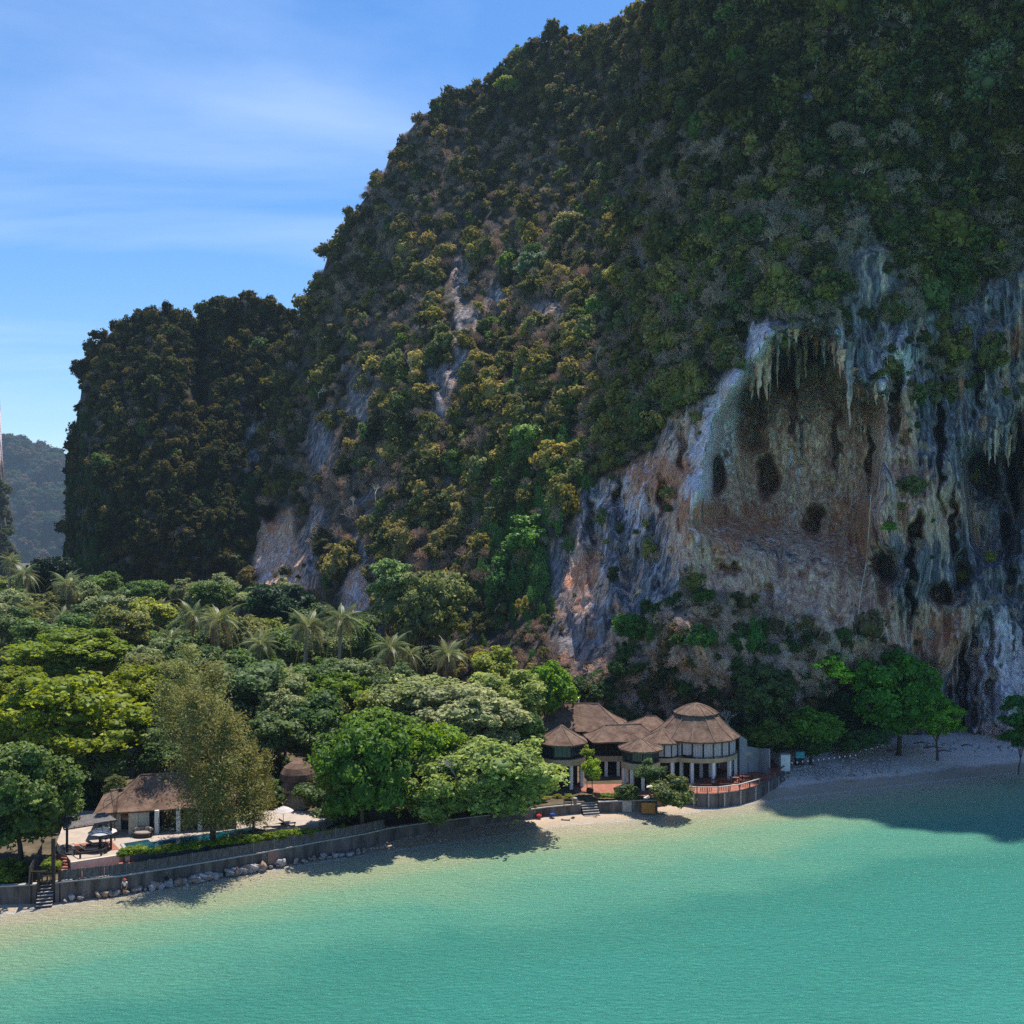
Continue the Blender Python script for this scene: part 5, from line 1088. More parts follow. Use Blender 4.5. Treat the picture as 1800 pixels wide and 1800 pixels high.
for k in range(9):                                       # buttress strips on the wall face
    t = k / 8 * (len(TP) - 1.01); i = int(t); f = t - i; p = Vector(TP[i]).lerp(Vector(TP[i + 1]), f); MB().box((p.x + .1, p.y - .25, .85), (.22, .25, 2.0)).build('wall_pier', m_coping, terr)
# tables and chairs of dark red wood
def cafe_table(label, x, y, z, rz, group):
    e = thing('dining_table', label, 'table', (x, y, z), group); b = MB(); b.box((x, y, z + .74), (1.3, .8, .05)); b.build('table_top', m_redwood, e)
    for sx_, sy_ in ((-.55, -.32), (.55, -.32), (-.55, .32), (.55, .32)): MB().box((x + sx_, y + sy_, z + .36), (.07, .07, .71)).build('leg', m_redwood, e)
    e.rotation_euler = (0, 0, rz)
def chair(label, x, y, z, rz, group):
    e = thing('dining_chair', label, 'chair', (x, y, z), group); MB().box((x, y, z + .45), (.45, .45, .05)).build('seat', m_redwood, e); MB().box((x, y + .21, z + .72), (.45, .04, .50)).build('backrest', m_redwood, e)
    for sx_, sy_ in ((-.2, -.2), (.2, -.2), (-.2, .2), (.2, .2)): MB().box((x + sx_, y + sy_, z + .21), (.05, .05, .42)).build('leg', m_redwood, e)
    e.rotation_euler = (0, 0, rz)
for k, px in enumerate((1232, 1252, 1272, 1291, 1309, 1326)):
    D = 141.8 + k * .75; x = W(px, 1380, D).x
    if k: 
        cafe_table('dark red wooden table on the red terrace before the round pavilion', x, D, 1.93, rnd.uniform(-.2, .2), 'tables on the red terrace')
        for s in (-1, 1): chair('dark red wooden chair drawn up to a terrace table', x + s * .95, D + .1, 1.93, -s * pi / 2 + rnd.uniform(-.3, .3), 'chairs on the red terrace')
for k in range(6):
    t = .6 + k * .9; i = int(t); p = Vector(TP[i]).lerp(Vector(TP[min(i + 1, 6)]), t - i)
    b = thing('slatted_planter', 'low dark red slatted railing screen standing on the terrace edge', 'railing', (p.x, p.y + 1.0, 1.92), 'slatted screens on the terrace edge')
    MB().box((p.x, p.y + 1.0, 2.8), (1.6, .07, .07)).build('top_rail', m_redwood, b)
    for f in range(7): MB().box((p.x - .72 + f * .24, p.y + 1.0, 2.35), (.08, .05, .82)).build('slat', m_redwood, b)
# ---- pale walls and pillar right of the pavilion
pw = thing('garden_wall', 'tall pale garden wall in angled panels right of the round pavilion', 'wall', G(1325, 1362, 1.8))
prev = None
for (px, y0, y1, D) in ((1300, 1292, 1350, 149), (1313, 1300, 1352, 149.5), (1314, 1312, 1352, 150.5), (1334, 1315, 1352, 151.0), (1352, 1316, 1352, 149.0)):
    t_, b_ = W(px, y0, D), 1.6
    if prev is not None:
        P0, P1 = prev, t_; d = Vector((P1.x - P0.x, P1.y - P0.y)); nn = Vector((-d.y, d.x)).normalized() * .2
        MB().prism([(P0.x, P0.y), (P1.x - d.x * .01, P1.y - d.y * .01), (P1.x + nn.x, P1.y + nn.y), (P0.x + nn.x, P0.y + nn.y)], b_, [P0.z, P1.z, P1.z, P0.z]).build('wall_panel', m_shaded_white, pw)
    prev = t_
a_ = G(1381, 1357, 1.75); pl = thing('white_pillar', 'square white masonry pillar standing alone at the terrace end', 'pillar', a_)
MB().box((a_.x, a_.y + .6, a_.z + 1.25), (1.38, 1.2, 2.5)).build('shaft', m_white, pl); MB().box((a_.x, a_.y + .6, a_.z + 2.56), (1.48, 1.3, .12)).build('cap', m_coping, pl); MB().box((a_.x, a_.y + .6, a_.z - .1), (1.6, 1.4, .35)).build('footing', m_conc, pl)
a_ = W(1405, 1313, 155); tq = thing('kiosk', 'small turquoise panelled kiosk half hidden under the trees', 'kiosk', (a_.x, a_.y, 2.1))
MB().box((a_.x, a_.y, 3.6), (1.3, 1.0, .9)).build('panel', m_turq, tq); MB().box((a_.x, a_.y + .05, 2.6), (1.2, .9, 1.1)).build('base', m_darkwood, tq); MB().box((a_.x, a_.y, 4.12), (1.6, 1.3, .12)).build('roof', m_greywood, tq)

# ---- seawall with its steps
def offset(p, q, o): d = Vector((q.x - p.x, q.y - p.y, 0)).normalized(); return Vector((-d.y, d.x, 0)) * o
sw = thing('seawall', 'long grey concrete seawall stepping down to the beach along the gardens', 'wall', (WL[6].x, WL[6].y, 0))
for i in range(len(WL) - 1):
    p, q = WL[i], WL[i + 1]
    if wall_px[i][0] in (64, 1022): continue
    o = offset(p, q, .45); ms = max(1, int((q - p).length / 4.5))
    for k in range(ms):
        a, b_ = p.lerp(q, k / ms), p.lerp(q, (k + 1) / ms - .004); pts = [(a.x, a.y), (b_.x, b_.y), (b_.x + o.x, b_.y + o.y), (a.x + o.x, a.y + o.y)]
        MB().prism(pts, -.6, [a.z - .1, b_.z - .1, b_.z - .1, a.z - .1]).build('wall_section', m_conc, sw)
        c_ = offset(p, q, -.05); pts = [(a.x + c_.x, a.y + c_.y), (b_.x + c_.x, b_.y + c_.y), (b_.x + o.x * 1.1, b_.y + o.y * 1.1), (a.x + o.x * 1.1, a.y + o.y * 1.1)]
        MB().prism(pts, [a.z - .1, b_.z - .1, b_.z - .1, a.z - .1], [a.z + .02, b_.z + .02, b_.z + .02, a.z + .02]).build('coping', m_coping, sw)
def stairs(label, pa, pb, n, z_top, run, mt, depth_in=.0):
    p, q = wallpt(pa), wallpt(pb); e = thing('beach_steps', label, 'steps', ((p.x + q.x) / 2, p.y, 0)); o = offset(p, q, 1); h = z_top / n
    for k in range(n):
        f0 = -run * (n - k) + depth_in; a = p + o * f0; b_ = q + o * f0; c_ = q + o * (f0 + run + .05); d_ = p + o * (f0 + run + .05)
        MB().prism([(a.x + .05, a.y), (b_.x - .05, b_.y), (c_.x - .05, c_.y), (d_.x + .05, d_.y)], h * k + (.0 if k else -.3), h * (k + 1) - .05).build('riser', m_darkwood if mt is m_greywood else m_conc, e)
        MB().prism([(a.x + .03, a.y - .04), (b_.x - .03, b_.y - .04), (c_.x - .03, c_.y), (d_.x + .03, d_.y)], h * (k + 1) - .05, h * (k + 1)).build('tread', m_coping, e)
    return e
stairs('concrete steps leading from the restaurant path down to the sand', 1022, 1051, 6, 1.65, .28, m_conc, .6)
stairs('steep wooden steps under the timber gate at the left of the seawall', 66, 95, 8, 2.0, .26, m_greywood, .9)
# drain hole and stained patch
p = wallpt(293); dr_ = thing('drain_outlet', 'dark round drain outlet low in the seawall above the boulders', 'drain', (p.x, p.y - .05, .9)); V = MB(); V.lathe((0, 0, 0), [(.34, 0), (.34, .2)], 14)
b = MB(); b.add([(p.x + x, p.y - .02 - z, 1.0 + y) for x, y, z in V.v], V.f); b.build('pipe_ring', m_conc, dr_); V = MB(); V.lathe((0, 0, 0), [(.26, 0), (.26, .23)], 14); b = MB(); b.add([(p.x + x, p.y - .02 - z, 1.0 + y) for x, y, z in V.v], V.f); b.build('pipe_mouth', m_interior, dr_)
p = wallpt(481); q = offset(wallpt(470), wallpt(495), -.03); st = thing('rusty_wall_patch', 'rust red stained patch on the seawall face', 'stain', (p.x, p.y, 0)); MB().box((p.x, p.y - .06, 1.15), (1.35, .04, 1.25), math.atan2(wallpt(495).y - wallpt(465).y, wallpt(495).x - wallpt(465).x)).build('rusted_plate', mat('rust_stain', (.26, .13, .10), .95, .1, 0, 3, .4, col2=(.19, .15, .145)), st)

# ---- brushwood fence along the wall
fe = thing('brushwood_fence', 'grey brushwood fence in panels standing on the long seawall', 'fence', (wallpt(400).x, wallpt(400).y, 1.9))
def ribbed_panel(g):
    b = MB(); n = 20
    for k in range(n): x = (k + .5) / n - .5; b.box((x, g.uniform(-.02, .02), .5 + g.uniform(-.03, .03)), (1.02 / n, .05, 1.0 + g.uniform(-.05, .05)))
    me = bpy.data.meshes.new('fence_panel'); me.from_pydata(b.v, [], b.f); me.update(); me.materials.append(m_brush); return me
RP = [ribbed_panel(random.Random(k)) for k in range(3)]
px = 103; k = 0
while px < 678:
    w_px = 40 if px < 300 else 36; a, b_ = wallpt(px), wallpt(min(px + w_px, 678)); o = offset(a, b_, .30); a = a + o; b_ = b_ + o; L = Vector((b_.x - a.x, b_.y - a.y)).length; rz = math.atan2(b_.y - a.y, b_.x - a.x)
    f = link('fence_panel', RP[k % 3], fe); f.location = Vector(((a.x + b_.x) / 2, (a.y + b_.y) / 2, a.z + .04)) - fe.location; f.rotation_euler = (0, math.atan2(a.z - b_.z, L), rz); f.scale = (L - .1, 1, 1.0)
    MB().box((a.x, a.y - .04, a.z + .55), (.10, .10, 1.15), rz).build('fence_post', m_greywood, fe)
    MB().box(((a.x + b_.x) / 2, (a.y + b_.y) / 2 - .05, a.z + .14), (L - .12, .05, .07), rz).build('bottom_rail', m_greywood, fe)
    px += w_px; k += 1
f2_ = thing('brushwood_fence', 'short leaning brushwood fence running back from the gate', 'fence', wallpt(52) + Vector((0, 1, 0)))
pA, pB = G(50, 1560, 2.0), G(72, 1517, 2.0)
for k in range(4):
    a = pA.lerp(pB, k / 4); b_ = pA.lerp(pB, (k + 1) / 4); L = (b_ - a).length; f = link('fence_panel', RP[k % 3], f2_); f.location = (a + b_) / 2 - f2_.location; f.rotation_euler = (.06, 0, math.atan2(b_.y - a.y, b_.x - a.x)); f.scale = (L, 1, 2.0)

# ---- timber gate over the steps
pg = wallpt(80); gt = thing('timber_gate', 'dark timber gate frame over the steps in the seawall', 'gate', (pg.x, pg.y, 0))
for px, h in ((54, 3.1), (67, 3.1), (93, 6.4), (104, 3.3)):
    p = wallpt(px); MB().box((p.x, p.y + .1, h / 2 - .2), (.22 if px != 93 else .34, .22, h + .4)).build('post', m_darkwood, gt)
p, q = wallpt(52), wallpt(94); MB().box(((p.x + q.x) / 2, p.y + .1, 3.25), (q.x - p.x, .16, .18), .03).build('top_beam', m_darkwood, gt)
for px in (72, 81): p = wallpt(px); MB().box((p.x, p.y + .25, 2.55), (.12, .1, 1.4)).build('gate_bar', m_darkwood, gt)
for z in (2.15, 2.75): p, q = wallpt(67), wallpt(92); MB().box(((p.x + q.x) / 2, p.y + .25, z), (q.x - p.x, .08, .1), .03).build('gate_rail', m_darkwood, gt)

# ---- villa, terrace, pool
ZT = 2.9
vp = lambda px, py, z=ZT: G(px, py, z)
tv = thing('villa_terrace', 'raised pale villa terrace with a planked sun deck and terracotta edge', 'terrace', vp(200, 1490))
A_ = [vp(126, 1516), vp(206, 1503), vp(228, 1496), vp(560, 1446), vp(600, 1425), vp(120, 1425), vp(100, 1480)]
MB().prism([(p.x, p.y) for p in A_], 1.6, ZT).build('paved_floor', m_paving, tv)
B_ = [vp(128, 1517), vp(207, 1505)]; d = B_[1] - B_[0]; rz = math.atan2(d.y, d.x)
MB().box(((B_[0].x + B_[1].x) / 2, (B_[0].y + B_[1].y) / 2 - .15, 2.4), (d.length + .3, .25, 1.35), rz).build('terrace_wall', m_plaster, tv)
C_ = vp(226, 1500); MB().box((C_.x, C_.y - .1, 2.6), (.5, .5, 1.2)).build('wall_pier', m_coping, tv)
MB().prism([tuple(vp(x, y, 2.05)[:2]) for x, y in ((128, 1547), (235, 1530), (235, 1514), (128, 1524))], 1.8, 2.06).build('terracotta_apron', m_terra, tv)
MB().prism([tuple(vp(x, y, ZT + .02)[:2]) for x, y in ((135, 1502), (210, 1493), (196, 1478), (130, 1484))], ZT - .05, ZT + .03).build('sun_deck', m_terra, tv)
sv = thing('garden_steps', 'terracotta steps climbing to the villa terrace beside the sun deck', 'steps', vp(116, 1520))
for k in range(6):
    c_ = G(118 - k * .8, 1530 - k * 5.2, 2.0 + k * .16); MB().box((c_.x, c_.y, 1.95 + k * .16), (1.7, .5, .3)).build('step', m_terra, sv)
# low posts with rails on the deck edge
rl = thing('deck_railing', 'low dark railing of short posts along the villa deck edge', 'railing', vp(160, 1507))
pts = [vp(131, 1503), vp(141, 1509), vp(178, 1504), vp(186, 1500)]
for p in pts: MB().box((p.x, p.y, ZT + .3), (.16, .16, .6)).build('rail_post', m_darkwood, rl)
for a, b_ in ((0, 1), (1, 2), (2, 3)): MB().tube([pts[a] + Vector((0, 0, .58)), pts[b_] + Vector((0, 0, .58))], .06, 6).build('rail', m_darkwood, rl)
# pool
pq = [vp(x, y, ZT) for x, y in ((214, 1484), (262, 1476), (268, 1481), (330, 1471), (440, 1455), (470, 1462), (330, 1484), (226, 1500))]
pool = thing('swimming_pool', 'long narrow teal swimming pool in front of the thatched villa', 'swimming pool', pq[3])
n_ = len(pq); ctr = sum((p for p in pq), Vector()) / n_
MB().prism([(p.x, p.y) for p in pq], ZT - .1, ZT + .03).build('pool_water', m_poolw, pool)
for i in range(n_):
    p, q = pq[i], pq[(i + 1) % n_]; d = q - p; L = d.length; rz = math.atan2(d.y, d.x); mm = (p + q) / 2
    MB().box((mm.x, mm.y, ZT + (.05 if i % 2 else .055)), (L + .1, .34 if i in (0, 1, 2, 3, 7) else .16, .1), rz).build('coping', m_coping if i in (0, 1, 2, 3, 7) else m_pooltile, pool)
for i in (5, 6):
    p, q = pq[i], pq[i + 1]; d = q - p; MB().box(((p.x + q.x) / 2, (p.y + q.y) / 2 - .2, 2.35), (d.length, .25, 1.05), math.atan2(d.y, d.x)).build('infinity_edge_wall', m_pooltile, pool)
# villa
vA = W(186, 1440, 119.5); vB = W(420, 1430, 121)
vil = thing('thatched_villa', 'long low villa with a sweeping thatch roof, cream walls and white columns', 'villa', ((vA.x + vB.x) / 2, 119.5, ZT))
hip_roof((vA.x - .4, 118.4), (vB.x, 122.5), 4.6, 5.55, 8.6, (4.6, 4.4), vil, seed=11, sag=.12)
def wallbox(px0, px1, D0, D1, z0, z1, nm, mt, th=.25):
    a, b_ = W(px0, 1450, D0), W(px1, 1450, D1); d = Vector((b_.x - a.x, b_.y - a.y)); rz = math.atan2(d.y, d.x); return MB().box(((a.x + b_.x) / 2, (a.y + b_.y) / 2, (z0 + z1) / 2), (d.length, th, z1 - z0), rz).build(nm, mt, vil)
wallbox(190, 213, 117.2, 117.2, ZT, 5.6, 'wall', m_plaster); wallbox(213.3, 225.7, 117.3, 117.3, ZT + .1, 5.4, 'window_pane', m_glass, .1); wallbox(213, 226, 117.2, 117.2, 5.2, 5.6, 'lintel', m_plaster, .24)
wallbox(226, 262, 115.2, 116.2, ZT, 5.6, 'wall', m_plaster, .28); wallbox(240, 242, 115.3, 118.5, ZT, 5.6, 'side_wall', m_plaster)
wallbox(262.4, 272, 117.0, 117.3, ZT, 5.5, 'window_pane', m_glass, .1)
for px in (276, 314, 352, 376): p = W(px, 1450, 115.6 + (px - 276) * .02); MB().box((p.x, p.y, (ZT + 5.55) / 2), (.42, .42, 5.55 - ZT)).build('column', m_white, vil)
wallbox(272, 405, 118.6, 120.5, ZT, 5.6, 'rear_wall', m_interior)
for px in (284, 291, 298, 305, 322, 329, 336, 343): wallbox(px, px + 6, 117.4, 117.5, ZT + .05, 5.3, 'louvred_door', m_rattan, .08)
# day sofa, round rattan with cushions
p = vp(251, 1471); so = thing('daybed_sofa', 'round brown rattan daybed with striped cushions on the villa terrace', 'sofa', p)
b = MB(); b.lathe((p.x, p.y, p.z), [(.85, .0), (.98, .2), (.92, .42), (.2, .45)], 20, 1.12, .75); b.build('base', m_rattan, so)
b = MB(); P_ = []
for i in range(17): a = R(-10) + R(200) * i / 16; P_.append((p.x + 1.08 * cos(a), p.y + .72 * math.sin(a), p.z + .78 + .1 * math.sin(a)))
MB().tube(P_, [.10] * 17, 6).build('backrest', m_rattan, so)
MB().lathe((p.x, p.y - .03, p.z + .44), [(.84, 0), (.88, .08), (.80, .16), (.1, .17)], 20, 1.1, .72).build('seat_cushion', m_cush, so)
for i in range(6):
    a = R(15) + R(150) * i / 5; c = (p.x + .86 * cos(a), p.y + .55 * math.sin(a), p.z + .80); MB().box(c, (.34, .15, .36), a + pi / 2).build('cushion', m_cush if i % 2 else m_paving, so)
# parasols
def parasol(label, px, py_foot, R_, H, z):
    p = G(px, py_foot, z); e = thing('parasol', label, 'parasol', p); MB().tube([p, p + Vector((0, 0, H))], .035, 6).build('pole', m_greywood, e); MB().lathe(tuple(p), [(.32, 0), (.30, .1), (.06, .14)], 12).build('base', m_conc, e)
    n = 8; b = MB(); V = []; F = []
    for r, zz in ((R_, H - .55), (R_ * .55, H - .22), (.06, H + .02)):
        for k in range(n * 2): a = 2 * pi * k / (n * 2) + .2; rr = r * (.955 if k % 2 else 1); V.append((p.x + rr * cos(a), p.y + rr * math.sin(a), p.z + zz + (.03 if k % 2 else 0)))
    K = 2 * n; F = [(i * K + k, i * K + (k + 1) % K, (i + 1) * K + (k + 1) % K, (i + 1) * K + k) for i in range(2) for k in range(K)] + [tuple(2 * K + k for k in range(K))]
    b.add(V, F); o = b.build('canopy', m_umb, e); m = o.modifiers.new('thick', 'SOLIDIFY'); m.thickness = .03
    b = MB()
    for k in range(n): a = 2 * pi * k * 2 / K + .2; MB().tube([p + Vector((.05 * cos(a), .05 * math.sin(a), H - .1)), p + Vector((R_ * .96 * cos(a), R_ * .96 * math.sin(a), H - .62))], .015, 4).build('rib', m_greywood, e)
parasol('pale faded parasol open on the sun deck beside the slatted pergola', 180, 1492, 1.5, 2.35, ZT)
parasol('white parasol among the casuarina branches at the right end of the pool', 498, 1449, 1.2, 2.1, ZT)
# pergola with a shingled slatted roof
pe = thing('pergola', 'dark pergola with a weathered slatted roof beside the left tree', 'pergola', vp(160, 1470))
RC = [W(112, 1456, 108.5), W(205, 1441, 109.5), W(184, 1428, 112.2), W(108, 1438, 111.5)]; zr = [RC[0].z - .0, RC[1].z, RC[2].z + .1, RC[3].z + .1]
for k in range(15):
    t0, t1 = k / 15, (k + .80) / 15; a, b_, c_, d_ = RC[0].lerp(RC[3], t0), RC[1].lerp(RC[2], t0), RC[1].lerp(RC[2], t1), RC[0].lerp(RC[3], t1)
    MB().prism([(q.x, q.y) for q in (a, b_, c_, d_)], [q.z - .05 for q in (a, b_, c_, d_)], [q.z + .02 for q in (a, b_, c_, d_)]).build('roof_slat', m_greywood, pe)
for k in range(6): t = k / 5; a, b_ = RC[0].lerp(RC[1], t), RC[3].lerp(RC[2], t); MB().tube([a - Vector((0, 0, .1)), b_ - Vector((0, 0, .1))], .06, 4).build('rafter', m_darkwood, pe)
for q in (RC[0].lerp(RC[2], .08), RC[1].lerp(RC[3], .10), RC[2].lerp(RC[0], .1), RC[3].lerp(RC[1], .1), RC[1].lerp(RC[3], .3)): MB().box((q.x, q.y, (ZT + q.z - .15) / 2), (.18, .18, q.z - .15 - ZT)).build('post', m_darkwood, pe)
for a, b_ in ((RC[0], RC[1]), (RC[3], RC[2])): MB().tube([a - Vector((0, 0, .16)), b_ - Vector((0, 0, .16))], .08, 4).build('beam', m_darkwood, pe)
# loungers
def lounger(label, px, py, rz, mt=m_cush):
    p = vp(px, py); e = thing('sun_lounger', label, 'sun lounger', (p.x, p.y, ZT + .03)); e.rotation_euler = (0, 0, rz); x, y, z = e.location
    MB().box((x, y, z + .32), (1.95, .65, .06)).build('frame', m_rattan, e); MB().box((x + .3, y, z + .41), (1.3, .6, .11)).build('mattress', mt, e)
    b = MB(); b.add([(x - .35, y - .3, z + .38), (x - .35, y + .3, z + .38), (x - .98, y + .3, z + .80), (x - .98, y - .3, z + .80), (x - .35, y - .3, z + .48), (x - .35, y + .3, z + .48), (x - .93, y + .3, z + .90), (x - .93, y - .3, z + .90)], [(0, 1, 2, 3), (7, 6, 5, 4), (0, 4, 5, 1), (1, 5, 6, 2), (2, 6, 7, 3), (3, 7, 4, 0)]); b.build('backrest', mt, e)
    for sx_, sy_ in ((-.85, -.28), (.85, -.28), (-.85, .28), (.85, .28)): MB().box((x + sx_, y + sy_, z + .15), (.06, .06, .30)).build('leg', m_rattan, e)
lounger('grey cushioned lounger on the sun deck nearest the pergola', 156, 1499, .25); lounger('grey cushioned lounger on the sun deck under the parasol', 168, 1490, .25)
lounger('pale cushioned lounger at the right end of the pool, left of the other', 478, 1458, .3, m_paving); lounger('pale cushioned lounger beside the white parasol', 505, 1452, .3, m_paving)
p = vp(186, 1482); tb = thing('side_table', 'small dark side table beneath the faded parasol', 'table', p); MB().lathe(tuple(p), [(.3, .46), (.3, .5)], 12).build('top', m_darkwood, tb); MB().tube([p, p + Vector((0, 0, .46))], .04, 6).build('stem', m_darkwood, tb)
# domed thatch roof in the trees
c = W(524, 1340, 131); dm = thing('domed_hut', 'rounded thatch dome roof rising between the garden trees', 'hut', (c.x, c.y, 2)); dz = W(524, 1334, 131).z
b = MB(); b.lathe((c.x, c.y, 0), [(2.25, dz - 2.6), (2.35, dz - 2.45), (2.2, dz - 1.7), (1.75, dz - .95), (1.0, dz - .42), (.35, dz - .16), (.12, dz)], 28); b.build('roof', m_thatch, dm)
b = MB(); b.lathe((c.x - .5, c.y - 1.2, 0), [(1.7, dz - 3.9), (1.75, dz - 3.7), (1.4, dz - 3.0), (.7, dz - 2.1), (.15, dz - 1.5)], 20); b.build('porch_roof', m_thatch, dm)
MB().lathe((c.x, c.y, 0), [(1.9, 1.9), (1.9, dz - 2.5)], 20).build('wall', m_plaster, dm)

# ---- things by the restaurant path
p = G(998, 1417, 1.75); bn = thing('park_bench', 'small dark bench facing the sea at the restaurant path', 'bench', p)
for z, y in ((.45, 0), (.62, .22), (.8, .24)): MB().box((p.x, p.y + y, p.z + z), (1.1, .38 if z < .5 else .05, .06 if z < .5 else .1)).build('seat' if z < .5 else 'back_slat', m_darkwood, bn)
for s in (-.48, .48): MB().box((p.x + s, p.y + .05, p.z + .3), (.07, .4, .6)).build('leg', m_darkwood, bn)
p = G(1011, 1414, 1.75); bi = thing('litter_bin', 'slim grey mesh bin beside the dark bench', 'bin', p); MB().lathe(tuple(p), [(.2, 0), (.24, .8)], 10).build('body', m_greywood, bi); MB().lathe((p.x, p.y, p.z + .8), [(.26, 0), (.26, .05)], 10).build('rim', m_metal, bi)
p = G(1051, 1411, 1.75); sg = thing('notice_board', 'dark notice board on a post beside the beach steps', 'sign', p); MB().box((p.x, p.y, p.z + .5), (.07, .07, 1.0)).build('post', m_darkwood, sg); MB().box((p.x, p.y - .06, p.z + 1.0), (.55, .05, .5)).build('board', m_darkwood, sg)
p = G(1037, 1395, 1.95); pt = thing('plant_pot', 'round brown plant pot under the bright yellow-green tree', 'pot', p); MB().lathe(tuple(p), [(.3, 0), (.5, .3), (.48, .6), (.4, .75)], 14).build('body', m_rattan, pt)
p = wallpt(1138); ob = thing('orange_crate', 'orange brown wooden crate standing against the seawall end', 'crate', (p.x, p.y - .6, .3))
for k in range(5): MB().box((p.x, p.y - .95, .42 + k * .27), (1.8, .05, .24)).build('board', m_orange, ob)
MB().box((p.x, p.y - .5, .95), (1.74, .84, 1.3)).build('box_core', m_orange, ob)
p = wallpt(1102); pm = thing('wall_panel', 'pale square panel set into the seawall left of the crate', 'panel', (p.x, p.y, 0)); MB().box((p.x, p.y - .05, 1.0), (1.2, .12, 1.4), .02).build('slab', m_coping, pm)
fl_b = [ (1142, 1383, 'upper white flower clump in front of the round olive tree'), (1137, 1402, 'lower white flower clump above the orange crate')]
CWH = crown('blossom', 300, 9, 500, .12, (.3, .5), .9, .9)
for px, py, lb in fl_b:
    c = W(px, py, 131.5); e = thing('flowering_shrub', lb, 'flower', (c.x, c.y, c.z - .6)); f = link('blossom', CWH, e); f.location = (0, 0, .6); f.scale = (.42, .4, .3); f['tint'] = [.72, .70, .66]
    MB().tube([(c.x, c.y, c.z - .9), (c.x, c.y, c.z)], .04, 5).build('stem', m_bark, e)
for px, py, lb, mt in ((971, 1435, 'blue bundle lying on the sand against the seawall', mat('blue_cloth', (.03, .07, .30), .8, .1)), (947, 1437, 'dark red bundle lying on the sand against the seawall', m_red), (993, 1429, 'dark sack slumped on the sand against the seawall', m_short)):
    p = G(px, py, .5); b = MB(); b.add([(p.x + v[0] * .38 * (1 + .2 * math.sin(v[2] * 5)), p.y + v[1] * .3, p.z + .2 + v[2] * .24 + .05 * math.sin(v[0] * 7)) for v in ICV], [tuple(map(int, f)) for f in ICF]); o = b.build('cloth_bundle', mt, None, True); tag(o, lb, 'bundle')

# ---- boulders at the wall foot
def rock_mesh(seed):
    g = np.random.default_rng(seed); V, F = ico(2); V = V * (1.15 + .3 * (fbm(V[:, 0] * 1.6 + seed, V[:, 1] * 1.6, V[:, 2] * 1.6, seed, 3)[:, None] - .5) * 2)
    for _ in range(15):
        n = sph(1, g)[0]; h = g.uniform(.38, .72); d = V @ n; V = V - np.outer(np.maximum(d - h, 0), n)
    me = mesh_np('boulder', V * np.array([1, .85, .65]), F); me.materials.append(m_boulder); return me
RK = [rock_mesh(400 + k) for k in range(6)]; RK2 = []
for me in RK[:3]: m2 = me.copy(); m2.materials.clear(); m2.materials.append(m_boulder2); RK2.append(m2)
def boulder(px, py, s, label, group, z=None, ms=None):
    p = G(px, py, .15 if z is None else z); o = link('boulder', (ms or (RK + RK2))[rnd.randrange(len(ms or (RK + RK2)))]); o.location = p + Vector((0, 0, s * .25)); o.scale = (s * rnd.uniform(.8, 1.3), s * rnd.uniform(.8, 1.1), s * rnd.uniform(.7, 1.1)); o.rotation_euler = (rnd.uniform(-.5, .5), rnd.uniform(-.5, .5), rnd.uniform(0, 6)); tag(o, label, 'rock', group)
def sh_py(px): return float(np.interp(px, [a for a, _ in shore_px], [b for _, b in shore_px]))
for px, py, s, lb in ((206, 1558, .75, 'tilted flat pale boulder under the seated person'), (186, 1569, .7, 'pale boulder left of the person on the rocks'), (124, 1579, .6, 'low pale boulder alone near the gate steps'), (147, 1575, .55, 'second low boulder right of the gate steps'),
    (388, 1532, .95, 'largest tan boulder of the heap below the pool'), (366, 1541, .85, 'wide tan boulder at the front left of the heap below the pool'), (405, 1537, .8, 'flat boulder at the right of the heap below the pool'), (331, 1544, .85, 'brown boulder left of the heap below the pool'), (311, 1549, .65, 'pale boulder below the drain outlet'), (430, 1531, .6, 'dark boulder between the heap and the rust patch'), (452, 1528, .6, 'pale pointed boulder beneath the rust patch')):
    boulder(px, py, s, lb, None, .3)
for k in range(96):
    px = rnd.choice([rnd.uniform(105, 640), rnd.uniform(180, 460), rnd.uniform(270, 640)]); fpy = (wallpt(px).y); pyw = HY + CAMH * FP / fpy; py = rnd.uniform(pyw - 1, min(sh_py(px) - 1, pyw + 10))
    boulder(px, py, rnd.uniform(.35, 1.0) if 270 < px < 500 else rnd.uniform(.3, .75), 'grey broken boulder in the line of rocks at the seawall foot', 'boulders at the foot of the seawall')
for k in range(70):                                       # flat stones under the drooping tree
    px = rnd.uniform(640, 925); t = rnd.random(); pyw = HY + (CAMH - .4) * FP / wallpt(px).y; py = pyw + 1 + (sh_py(px) - pyw - 3) * t
    boulder(px, py, rnd.uniform(.12, .3), 'small flat stone on the sand under the drooping shore tree', 'flat stones under the shore tree', .35)
for k in range(150):                                      # slabs heaped right of the white pillar
    px = rnd.gauss(1480, 55) if k > 70 else rnd.uniform(1385, 1600); px = min(max(px, 1375), 1620); top = np.interp(px, [1375, 1450, 1500, 1560, 1620], [1356, 1340, 1332, 1334, 1345]); bot = np.interp(px, [1375, 1450, 1540, 1620], [1372, 1370, 1362, 1352]); py = rnd.uniform(top, bot)
    boulder(px, py, rnd.uniform(.2, .55), 'grey violet rock slab in the rubble heap right of the white pillar', 'rubble slabs on the shaded beach', np.interp(py, [top, bot], [2.2, 1.2]), RK)
for k in range(34):
    px = rnd.uniform(1560, 1800); boulder(px, rnd.uniform(1298, 1322), rnd.uniform(.2, .6), 'dark fallen stone strewn at the foot of the right hand cliff', 'fallen stones at the cliff foot', 2.2, RK)
